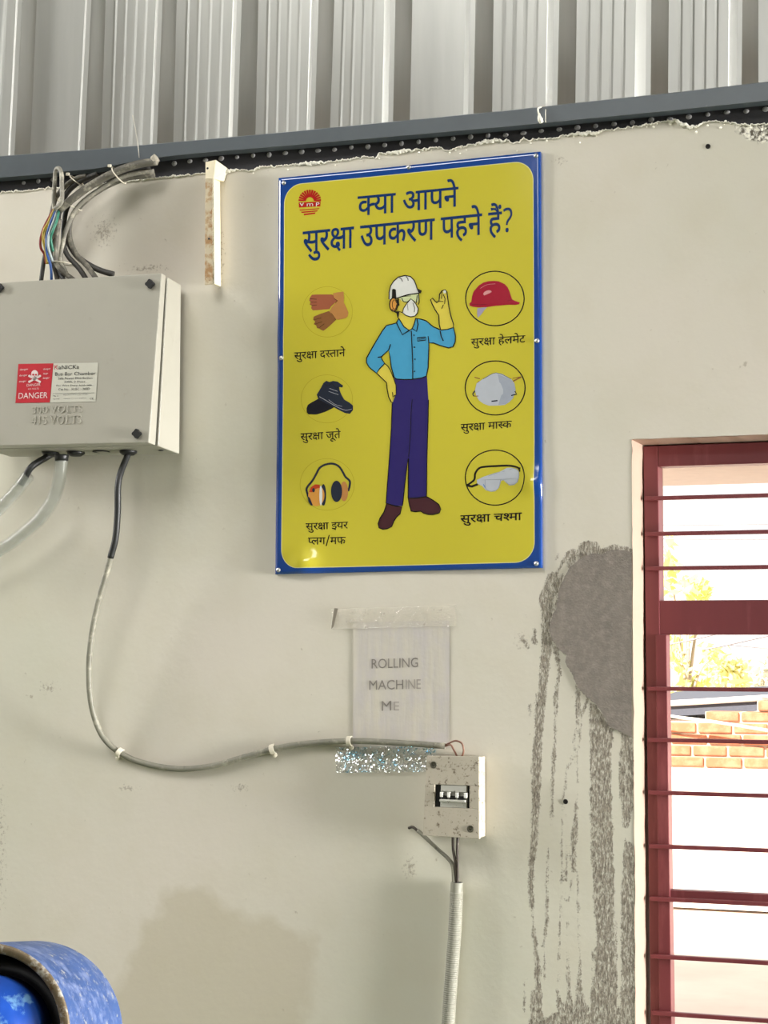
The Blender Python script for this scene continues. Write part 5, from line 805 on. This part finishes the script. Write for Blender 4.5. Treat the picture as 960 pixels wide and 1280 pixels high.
# ------------------------------------------------------------------ cable from the box to the breaker
m_grey = M('grey_pvc_dusty', (138, 135, 120), .55, var=.16, vs=26, c2=(172, 167, 148), thr=(.54, .70), ds=45, c3=(92, 88, 78), thr3=(.6, .68))
pth = [(151,574,-.075),(148.5,600,-.075),(147,640,-.072),(144.5,672,-.068),(139,694,-.064),(131,724,-.060),(122,756,-.056),(114.5,795,-.052),(111,840,-.044),(115,885,-.032),(128,920,-.02),(150,941,-.0075),(180,954,-.0075),(222,961,-.0075),(265,957.5,-.0075),(310,945,-.0075),(352,934,-.0075),(400,928,-.0075),(450,926.5,-.016),(505,929,-.016),(556,932.5,-.016)]
cw = [pt(*p) for p in pth]; cw[0] = gl[3]+Vector((0, 0, -.004)); cable = thing('power_cable', cw[11], 'dusty grey cable looping from the busbar box down across to the breaker box', 'cable')
C = crom(cw, 8); n = 8*4+2
mb = MB(); mb.tube(C[:n], .0062, 12); mb.build('black_sleeve', m_rubber, cable)
mb = MB(); mb.tube(C[n-2:], .0055, 12); mb.build('sheath', m_grey, cable)
m_clip = M('white_clip', (226, 218, 198), .5, var=.06)
for i in (11*8, 16*8-2, 19*8-10):
    c = C[i]; t = (C[i+1]-C[i-1]).normalized(); mb = MB()
    nrm = Vector((0, -1, 0)); up = t.cross(nrm).normalized()
    loop = [c+nrm*(.0078*math.sin(a))+up*(.0078*math.cos(a)) for a in np.linspace(-.35, math.pi+.35, 12)]
    mb.hexa  # noqa
    b = len(mb.v)
    for p in loop:
        o2 = (p-c).normalized()*.0014; mb.v += [p-t*.0045, p+t*.0045, p+t*.0045+o2, p-t*.0045+o2]
    for k in range(len(loop)-1):
        for q in range(4): mb.face((b+4*k+q, b+4*k+(q+1) % 4, b+4*k+4+(q+1) % 4, b+4*k+4+q))
    mb.face((b, b+1, b+2, b+3)); e = b+4*(len(loop)-1); mb.face((e+3, e+2, e+1, e))
    c0 = c+up*.0115; c0.y = 0; mb.lathe([(.0032, -.0), (.0032, .006), (.0045, .006), (.003, .008), (0, .0085)], c0, (0, -1, 0), 10)
    mb.build('clip', m_clip, cable)
# ------------------------------------------------------------------ breaker box
m_ivory = M('dirty_ivory_paint', (186, 177, 160), .5, var=.06, vs=20, c2=(112, 100, 84), thr=(.575, .65), ds=130, c3=(150, 140, 122), thr3=(.60, .7))
y0b, dpt = -.002, .042
fTL, fTR, fBR, fBL = pt(534,945.5,-dpt), pt(598,946.5,-dpt), pt(598.3,1048,-dpt), pt(529,1043.5,-dpt)
def CX(u, v, y=-dpt): p = (fBL*(1-u)+fBR*u)*(1-v)+(fTL*(1-u)+fTR*u)*v; return Vector((p.x, y, p.z))
brk = thing('breaker_box', (fBL+fBR)/2+Vector((0, dpt, 0)), 'small dirty ivory circuit breaker box on the wall below the taped notice', 'breaker box')
def cxhex(mb, u0, u1, v0, v1, ya, ybk, m=0): mb.hexa([CX(u, v, y) for v in (v0, v1) for u, y in ((u0, ya), (u1, ya), (u1, ybk), (u0, ybk))], m)
mb = MB(); cxhex(mb, .0, 1.0, 0, 1, -.034, y0b); mb.build('case', m_ivory, brk, bevel=.0015, recalc=True)
su0, su1, sv0, sv1 = .175, .83, .36, .645
mb = MB()
for a in ((-.01,1.01,sv1,1.008),(-.01,1.01,-.008,sv0),(-.01,su0,sv0,sv1),(su1,1.01,sv0,sv1)): cxhex(mb, *a, -dpt, -.0335)
mb.build('cover', m_ivory, brk, bevel=.0008, recalc=True)
mb = MB(); cxhex(mb, su0, su1, sv0, sv1, -.0345, -.034); mb.build('slot_back', m_dark, brk)
m_mcb = M('breaker_body', (190, 188, 178), .45, var=.08, c2=(110, 104, 96), thr=(.58, .66), ds=120)
mb = MB(); cxhex(mb, .285, .775, sv0+.003, sv0+.08, -.041, -.0345); cxhex(mb, .285, .775, sv1-.085, sv1-.004, -.041, -.0345); cxhex(mb, .285, .775, sv0+.08, sv1-.085, -.037, -.0345); br0 = mb.build('breaker_module', m_mcb, brk, bevel=.0006, recalc=True)
for k in range(3):
    mb = MB(); u = .31+k*.155; cxhex(mb, u, u+.10, sv0+.105, sv1-.135, -.043, -.037, 0); mb.build('breaker_window', m_dark, br0)
mb = MB(); cxhex(mb, .285, .765, sv0+.075, sv0+.105, -.0475, -.037); mb.build('toggle', m_mcb, br0, bevel=.001, recalc=True)
for u in (.285, .42, .575, .735):
    mb = MB(); cxhex(mb, u, u+.055, sv0+.13, sv1-.09, -.0455, -.037); mb.build('breaker_tab', M('white_tab', (232, 230, 222), .4, var=.03), br0, bevel=.001, recalc=True)
for x, y in ((542,956),(588,1036)):
    c = pt(x, y, -dpt); mb = MB(); mb.lathe([(.0062, 0), (.0062, .001), (.0052, .0016), (.0040, .0005), (.0022, .0005), (0, .001)], c, (0, -1, 0), 16); mb.build('cover_screw', M('rusty_screw', (96, 92, 78), .5, .5, var=.2, vs=200), brk)
# bare wires into the top of the breaker box
m_cu = M('brown_wire', (138, 98, 80), .5, var=.15, vs=90)
for P, lab in (([(556,932,-.012),(563,928,-.018),(570,926,-.024),(577,929,-.026),(579.5,937,-.026),(578,944,-.022),(574,950,-.018)], 'brown wire looped in a ring above the breaker box'),
               ([(556,933,-.012),(563,931,-.018),(567,937,-.02),(571,945,-.02),(573,951,-.016)], 'short brown wire dropping straight into the breaker box top')):
    mb = MB(); mb.tube(crom([pt(*p) for p in P], 6), .0017, 8); tag(mb.build('wire', m_cu), lab, 'wire', 'brown wires at the breaker box top')
# wires below and the flexible conduit
m_blk = M('dark_wire', (66, 56, 46), .6, var=.2, vs=120, c2=(140, 130, 110), thr=(.6, .7), ds=120)
for P, lab in (([(566,1044,-.02),(566.5,1062,-.022),(569,1078,-.022),(569.5,1106,-.018)], 'dark wire from breaker box into the grey conduit, left one of the pair'), ([(572.5,1044,-.02),(571.5,1062,-.022),(572,1078,-.022),(571.8,1106,-.018)], 'dark wire from breaker box into the grey conduit, right one of the pair')):
    mb = MB(); mb.tube(crom([pt(*p) for p in P], 6), .0026, 8); tag(mb.build('wire', m_blk), lab, 'wire', 'wires between breaker box and conduit')
t = thing('cable_stub', pt(568, 1080, -.02), 'loose cut cable end curling up left from the grey conduit mouth', 'cable')
mb = MB(); mb.tube(crom([pt(522,1038,-.010), pt(533,1048,-.012), pt(548,1062,-.014), pt(560,1073,-.018), pt(566,1083,-.02), pt(567.5,1106,-.018)], 6), .0036, 10); mb.build('sheath', m_grey, t)
mb = MB(); mb.tube(crom([pt(511,1035,-.004), pt(516,1034,-.008), pt(524,1040,-.0105)], 5), .0026, 8); mb.build('bare_end', m_blk, t)
m_flex = M('grey_conduit', (142, 140, 126), .55, var=.07, vs=30)
cp = crom([pt(571,1103,-.014), pt(570,1130,-.014), pt(568,1170,-.014), pt(565,1210,-.014), pt(562,1250,-.014), pt(560,1290,-.014), pt(558,1360,-.014), pt(556,1430,-.014), pt(554,1500,-.014), pt(552,1570,-.014)], 60)
mb = MB(); mb.tube(cp, [.0108 if i < 30 else .0112+.0010*(i % 4 < 2) for i in range(len(cp))], 18); mb.lathe([(.0095, -.0004), (.0095, .0006), (.0, .0006)], cp[0], (cp[0]-cp[1]), 18, 1)
tag(mb.build('flexible_conduit', [m_flex, m_dark]), 'grey ribbed flexible conduit running down the wall below the breaker box', 'conduit')
# ------------------------------------------------------------------ taped notice
def film(name, c, alpha, rough, bumps, metal=0., strength=.6):
    k = NT(name); k.color(k.mix(k.ramp(k.noise(12, 4), .35, .65), rgb(c), tuple(x*.9 for x in rgb(c)[:3])+(1,))); k.b.inputs['Roughness'].default_value = rough
    k.b.inputs['Metallic'].default_value = metal; k.set(k.b.inputs['Alpha'], k.math('ADD', alpha, k.math('MULTIPLY', k.math('SUBTRACT', k.noise(90, 4), .5), .3)))
    v = k.n('ShaderNodeTexVoronoi'); k.set(v.inputs['Vector'], k.co); v.inputs['Scale'].default_value = bumps
    k.bump(k.math('ADD', v.outputs['Distance'], k.noise(bumps*.4, 4)), strength, .004); return k.mat
def sleeve_mat():
    k = NT('plastic_sleeve'); w = k.noise(60, 4, stretch=(1, 1, .12)); col = k.mix(k.ramp(w, .35, .65), rgb((196, 190, 184)), rgb((204, 197, 183)))
    col = k.mix(k.math('MULTIPLY', k.ramp(k.noise(28, 4), .5, .7), .5), col, rgb((194, 186, 190))); k.color(col); k.b.inputs['Roughness'].default_value = .3
    k.bump(k.math('ADD', w, k.noise(30, 4)), .22, .003); return k.mat
m_sheetp = sleeve_mat()
m_tape = film('crinkled_tape', (226, 218, 202), .30, .12, 300, strength=.5)
def sheen_tape():
    k = NT('crinkled_tape_painted_sheen'); k.color(k.mix(k.ramp(k.noise(55, 3), .45, .6), rgb((226, 230, 232)), rgb((120, 206, 246)))); k.b.inputs['Roughness'].default_value = .14; k.b.inputs['Metallic'].default_value = .85  # cyan sheen of the tape painted into its colour
    v = k.n('ShaderNodeTexVoronoi'); k.set(v.inputs['Vector'], k.co); v.inputs['Scale'].default_value = 560
    g = k.n('ShaderNodeNewGeometry'); vm = k.n('ShaderNodeVectorMath', operation='MULTIPLY_ADD'); k.set(vm.inputs[0], v.outputs['Color']); vm.inputs[1].default_value = (1.1, 0, 1.1); vm.inputs[2].default_value = (-.55, 0, -.40)
    va = k.n('ShaderNodeVectorMath', operation='ADD'); k.set(va.inputs[0], g.outputs['Normal']); k.set(va.inputs[1], vm.outputs[0])
    vn = k.n('ShaderNodeVectorMath', operation='NORMALIZE'); k.set(vn.inputs[0], va.outputs[0]); k.set(k.b.inputs['Normal'], vn.outputs[0])
    f = k.math('ADD', k.math('MULTIPLY', k.ramp(k.noise(260, 4, .7), .50, .58), .75), .08); k.set(k.b.inputs['Alpha'], f); return k.mat
m_sheen_tape = sheen_tape()
note = thing('paper_notice', pt(500, 935, 0), 'faded rolling machine notice in a plastic sleeve taped on the wall under the safety poster', 'notice')
def sheet(px0, py0, px1, py1, y, nx=20, ny=28, amp=.0012, sl=0):
    mb = MB(); rr = random.Random(int(px0+py1))
    for j in range(ny+1):
        for i in range(nx+1):
            x = px0+(px1-px0)*i/nx; yy = py0+(py1-py0)*j/ny + sl*(x-px0)
            mb.v.append(pt(x, yy, y-amp*(.5+.5*math.sin(i*1.1+j*.13)*math.cos(j*.5))-rr.uniform(0, amp*.3)))
    for j in range(ny):
        for i in range(nx): a = j*(nx+1)+i; mb.face((a, a+1, a+nx+2, a+nx+1), 0, True)
    return mb
sheet(441.5, 778, 562, 937, -.0012, amp=.0003, sl=-.02).build('sleeve', m_sheetp, note)
m_fade = M('faded_print', (146, 138, 131), .6, var=.2, vs=60); m_fade2 = M('more_faded_print', (168, 160, 153), .6, var=.1, vs=60)
mb = MB(); nf = lambda x, y: pt(x, y, -.0019)
latin(mb, 'ROLLING', (464.5,835.8), (522.5,834), (0,-12), nf, 0); latin(mb, 'MACH', (461.5,862.5), (504,861.5), (0,-12), nf, 0); latin(mb, 'M', (477,888.5), (489,888), (0,-12), nf, 0)
mb.build('print', m_fade, note)
mb = MB(); latin(mb, 'INE', (507,861.5), (526,861), (0,-12), nf, 0); latin(mb, 'E', (492,888), (499,888), (0,-11), nf, 0)
mb.build('faded_print', m_fade2, note)['label'] = 'letters almost faded away'
sheet(414, 761, 570, 787, -.004, 40, 8, .0012, -.03).build('tape', m_tape, note)
sheet(420, 934, 545, 966, -.004, 40, 8, .0016, -.01).build('tape', m_sheen_tape, note)
mb = MB(); mb.poly([[(414,786),(418,760),(422.5,760.5),(417,783)]], lambda x, y: pt(x, y, -.0068), 0); mb.build('tape_fold', M('folded_tape', (140, 132, 118), .5), note)
# ------------------------------------------------------------------ cable bundle above the box
bz8 = lambda P, r=None: [pt(p[0]/3.2, 180+p[1]/3.2, p[2]) for p in P]
m_c1 = M('dusty_black_cable', (98, 94, 84), .6, var=.18, vs=40, c2=(150, 144, 128), thr=(.5, .65), ds=50)
m_c2 = M('dusty_grey_cable', (140, 136, 124), .6, var=.16, vs=40, c2=(184, 178, 160), thr=(.52, .64), ds=50)
m_c3 = M('dark_cable', (58, 56, 52), .55, var=.15, vs=40, c2=(110, 104, 92), thr=(.58, .7), ds=50)
G = 'cables bundled above the busbar box'
for P, r, m, lab in (
  ([(625,70,-.035),(540,84,-.045),(450,118,-.055),(360,168,-.062),(295,215,-.068),(238,262,-.07)], .0078, m_c1, 'thickest grey cable arching over the bundle, its sheath cut open where coloured wires emerge'),
  ([(615,108,-.030),(500,128,-.040),(400,180,-.052),(312,250,-.058),(268,335,-.058),(248,415,-.055),(243,470,-.052),(262,510,-.05),(275,552,-.05)], .0044, m_c2, 'pale grey cable sweeping along the inner edge of the bundle'),
  ([(618,125,-.026),(490,142,-.034),(370,205,-.044),(290,290,-.05),(278,370,-.048),(305,440,-.046),(350,490,-.046),(392,548,-.046)], .0052, m_c1, 'dark cable curving inside the bundle and splaying right at the box top'),
  ([(218,262,-.08),(246,230,-.082),(247,160,-.080),(246,118,-.075),(235,97,-.07),(222,110,-.064),(218,165,-.058),(215,235,-.052),(222,300,-.05),(212,380,-.05)], .0042, m_c2, 'grey cable bent in a hairpin loop at the bundle top'),
  ([(345,128,-.03),(300,140,-.036),(255,175,-.042),(222,220,-.046),(203,290,-.046),(180,350,-.046),(196,420,-.046),(215,480,-.046),(232,552,-.046)], .0048, m_c1, 'outer dusty cable forming the left edge of the bundle'),
  ([(390,120,-.024),(320,150,-.03),(265,200,-.036),(235,280,-.04),(222,380,-.04),(205,450,-.04),(228,490,-.044),(262,552,-.046)], .0056, m_c3, 'dark cable buried in the middle of the bundle'),
  ([(262,330,-.03),(272,390,-.034),(305,445,-.034),(350,480,-.034),(400,505,-.032),(455,522,-.026)], .0058, m_c3, 'dark cable running right and lying flat on the wall at the box top'),
  ([(236,300,-.064),(224,390,-.064),(222,460,-.06),(240,500,-.058),(300,548,-.052)], .0050, m_c1, 'dusty cable dropping straight to the box top in the bundle middle'),
  ([(200,340,-.052),(186,420,-.056),(175,470,-.056),(164,552,-.056)], .0042, m_c3, 'dark thin cable dropping to the box at the far left of the bundle'),
  ([(600,95,-.026),(480,122,-.032),(380,160,-.04),(280,235,-.05),(255,330,-.052),(262,430,-.05),(318,500,-.048),(352,552,-.046)], .0050, m_c3, 'dark cable tucked under the thickest arching cable')):
    mb = MB(); mb.tube(crom(bz8(P), 7), r, 10); tag(mb.build('cable', m), lab, 'cable', G)
G2 = 'coloured core wires in the bundle'
for P, c, lab in (([(226,262,-.07),(205,310,-.078),(189,365,-.08),(187,430,-.078),(203,490,-.07),(206,552,-.06)], (42, 84, 150), 'blue core wire hanging left of the cable bundle'),
  ([(236,266,-.072),(226,310,-.08),(212,345,-.084),(203,378,-.08),(212,430,-.07)], (52, 128, 104), 'green core wire beside the blue one in the bundle'),
  ([(217,262,-.068),(195,310,-.074),(177,345,-.076),(172,380,-.074),(182,425,-.068),(190,480,-.06)], (188, 160, 60), 'yellow core wire at the bundle left edge'),
  ([(213,264,-.066),(180,325,-.07),(163,375,-.072),(163,415,-.07),(178,442,-.064),(186,480,-.058)], (138, 46, 44), 'dark red core wire outermost at the bundle left edge'),
  ([(231,266,-.071),(214,312,-.08),(197,360,-.083),(193,410,-.08),(210,470,-.07)], (176, 186, 186), 'pale grey core wire between the blue and green ones')):
    mb = MB(); mb.tube(crom(bz8(P), 7), .0026, 8); tag(mb.build('wire', M('insulation', c, .45, var=.1, vs=50)), lab, 'wire', G2)
m_tie = M('tie_white', (214, 206, 186), .5, var=.05)
for (a, c, lab) in (((445,92),(482,148),'white cable tie nearest the cut right end of the bundle'),((245,228),(306,258),'white cable tie round the middle of the bundle arch'),((278,125),(312,158),'white cable tie high at the back of the bundle'),((205,470),(275,476),'white cable tie low on the bundle just above the box')):
    p, q = pt(a[0]/3.2, 180+a[1]/3.2, -.06), pt(c[0]/3.2, 180+c[1]/3.2, -.06); mid = (p+q)/2; hu = (q-p)/2; mb = MB()
    L = [mid+hu*1.08*math.cos(t_)+Vector((0, -1, 0))*(.020*math.sin(t_))+Vector((0, .012, 0)) for t_ in np.linspace(0, 2*math.pi, 28)]
    mb.tube(L, .0013, 6); e = p+Vector((0, -.006, 0)); mb.box(e.x-.003, e.x+.003, e.y-.003, e.y+.002, e.z-.002, e.z+.003)
    tag(mb.build('cable_tie', m_tie), lab, 'cable tie', 'cable ties on the bundle')
# cut cable end cap & thin upright wire
mb = MB(); mb.tube([pt(196,197,-.036), pt(193.5,199,-.036), pt(192,205,-.034)], [.0085, .009, .008], 12); tag(mb.build('cable_end', M('frayed_end', (190, 182, 164), .8, var=.2, vs=200)), 'pale frayed cut end of the thickest cable against the black strip', 'cable end')
mb = MB(); mb.tube(crom([pt(165.5,144,-.024), pt(168.5,158,-.026), pt(172,178,-.028), pt(174,197,-.034)], 6), .0008, 6); tag(mb.build('stiff_wire', M('tinned_wire', (196, 190, 174), .4)), 'thin bare wire sticking up above the bundle in front of the grey beam', 'wire')
# ------------------------------------------------------------------ rusty angle bracket
m_rust = M('rusty_cream_paint', (204, 190, 160), .7, var=.10, vs=30, c2=(160, 122, 78), thr=(.47, .60), ds=42, c3=(92, 62, 40), thr3=(.66, .72), bump=.3)
m_cream_lit = M('cream_paint_lit', (240, 228, 196), .6, var=.06, vs=30, c2=(196, 170, 124), thr=(.66, .76), ds=60)  # paler bracket paint; light on its right side put into the colour
brkt = thing('angle_bracket', pt(263, 356, 0), 'rusty cream steel angle bracket fixed upright on the wall left of the poster', 'bracket')
K5 = lambda x, y, d: pt(240+x/7.11, 190+y/7.11, d)
mb = MB(); yf = -.028
mb.hexa([K5(112,1180,yf), K5(200,1172,yf), K5(200,1172,yf)+Vector((0,.004,0)), K5(112,1180,yf)+Vector((0,.004,0)), K5(118,240,yf), K5(192,235,yf), K5(192,235,yf)+Vector((0,.004,0)), K5(118,240,yf)+Vector((0,.004,0))]); mb.build('front_leg', m_rust, brkt, bevel=.0006, recalc=True)
mb = MB(); a0, a1 = K5(200,1172,yf), K5(192,235,yf)
mb.hexa([a0+Vector((-.004,0,0)), a0, Vector((a0.x+.001,-.001,a0.z)), Vector((a0.x-.003,-.001,a0.z)), a1+Vector((-.004,0,0)), a1, Vector((a1.x+.001,-.001,a1.z)), Vector((a1.x-.003,-.001,a1.z))]); mb.build('side_leg', m_cream_lit, brkt, bevel=.0005, recalc=True)
mb = MB(); mb.hexa([K5(118,240,yf-.001), K5(192,238,yf-.001), Vector((K5(192,238,yf).x+.010,-.002,K5(192,238,yf).z)), Vector((K5(118,240,yf).x,-.002,K5(118,240,yf).z)), K5(118,88,yf-.001), K5(212,68,yf-.001), Vector((K5(212,68,yf).x+.014,-.002,K5(212,68,yf).z-.012)), Vector((K5(118,88,yf).x,-.002,K5(118,88,yf).z-.01))]); mb.build('top_block', m_cream_lit, brkt, bevel=.001, recalc=True)
for x, y in ((138,145),(150,770)):
    mb = MB(); mb.lathe([(.0022, 0), (.0018, .0004), (0, .0004)], K5(x, y, yf-.001), (0, -1, 0), 12); mb.build('hole', m_dark, brkt)
# knotted rag and string on the beam
rag = thing('string_knot', pt(675, 154, -.024), 'white knotted string tied over the grey beam above the poster corner', 'string')
mb = MB(); mb.tube(crom([pt(682,133,-.010), pt(674,134.5,-.026), pt(672.5,137,-.027), pt(673.5,143,-.027), pt(675,150,-.027)], 5), .0016, 8); mb.tube(crom([pt(682.5,133,-.012), pt(682,140,-.026), pt(682,153,-.024)], 4), .0008, 6); mb.build('string', m_white, rag)
mb = MB(); mb.tube(crom([pt(674,142,-.027), pt(674.2,146,-.029), pt(675.5,150,-.029), pt(677,153,-.026)], 4), [.0018+.0004*i if i < 9 else .004 for i in range(13)], 8); mb.build('knot', m_white, rag)
# ------------------------------------------------------------------ blue drum of the rolling machine
DD = 2.2; rpx = DD/FPX
m_bp = M('blue_machine_paint', (60, 94, 156), .5, var=.14, vs=14, c2=(112, 130, 176), thr=(.48, .64), ds=40, c3=(160, 160, 156), thr3=(.585, .65), spec=.4)
m_bp2 = M('bright_blue_paint', (40, 92, 200), .3, var=.16, vs=26, c2=(120, 170, 220), thr=(.56, .62), ds=20)
m_worn = M('worn_rim_metal', (150, 132, 104), .5, .3, var=.2, vs=60, c2=(206, 200, 188), thr=(.50, .60), ds=60, c3=(110, 76, 44), thr3=(.56, .66))
m_grv = M('groove_dark', (22, 20, 28), .5, var=.2)  # near-black colour for the groove lining
back = ptd(40, 1296, 2.24); front = ptd(-25, 1296, 2.06); ax = (front-back).normalized()
Ln = (front-back).length; R0 = 115*2.06/FPX; RB = 117*2.24/FPX
fl = Vector((back.x, back.y, 0)); drum = thing('rolling_machine', fl, 'blue painted drum end of a rolling machine in the bottom left corner', 'machine')
mb = MB(); mb.lathe([(RB*.5, 0), (RB*.985, 0), (RB, .003), (R0, Ln-.003)], back, ax, 96, cap=False); mb.build('drum', m_bp, drum)
mb = MB(); mb.lathe([(R0, Ln-.0035), (R0*.995, Ln-.0005), (R0*.975, Ln), (R0*.905, Ln), (R0*.895, Ln-.003)], back, ax, 96, cap=False); mb.build('rim', m_worn, drum)
mb = MB(); mb.lathe([(R0*.895, Ln-.002), (R0*.88, Ln-.05), (R0*.66, Ln-.05), (R0*.66, Ln-.045)], back, ax, 96, cap=False); mb.build('groove', m_grv, drum)
mb = MB(); mb.lathe([(R0*.67, Ln-.05), (R0*.67, Ln-.010), (R0*.655, Ln-.006), (R0*.47, Ln-.002), (R0*.46, Ln+.012), (R0*.20, Ln+.016), (.0, Ln+.016)], back, ax, 96); mb.build('hub', m_bp2, drum)
mb = MB(); mb.lathe([(.03, -.02), (.03, .01), (0, .01)], back, ax, 24); mb.build('shaft', m_worn, drum)
pc = back+ax*.03; mb = MB(); mb.box(pc.x-.09, pc.x+.09, pc.y-.07, pc.y+.07, 0, pc.z-.095); mb.build('stand', m_bp, drum, bevel=.006)
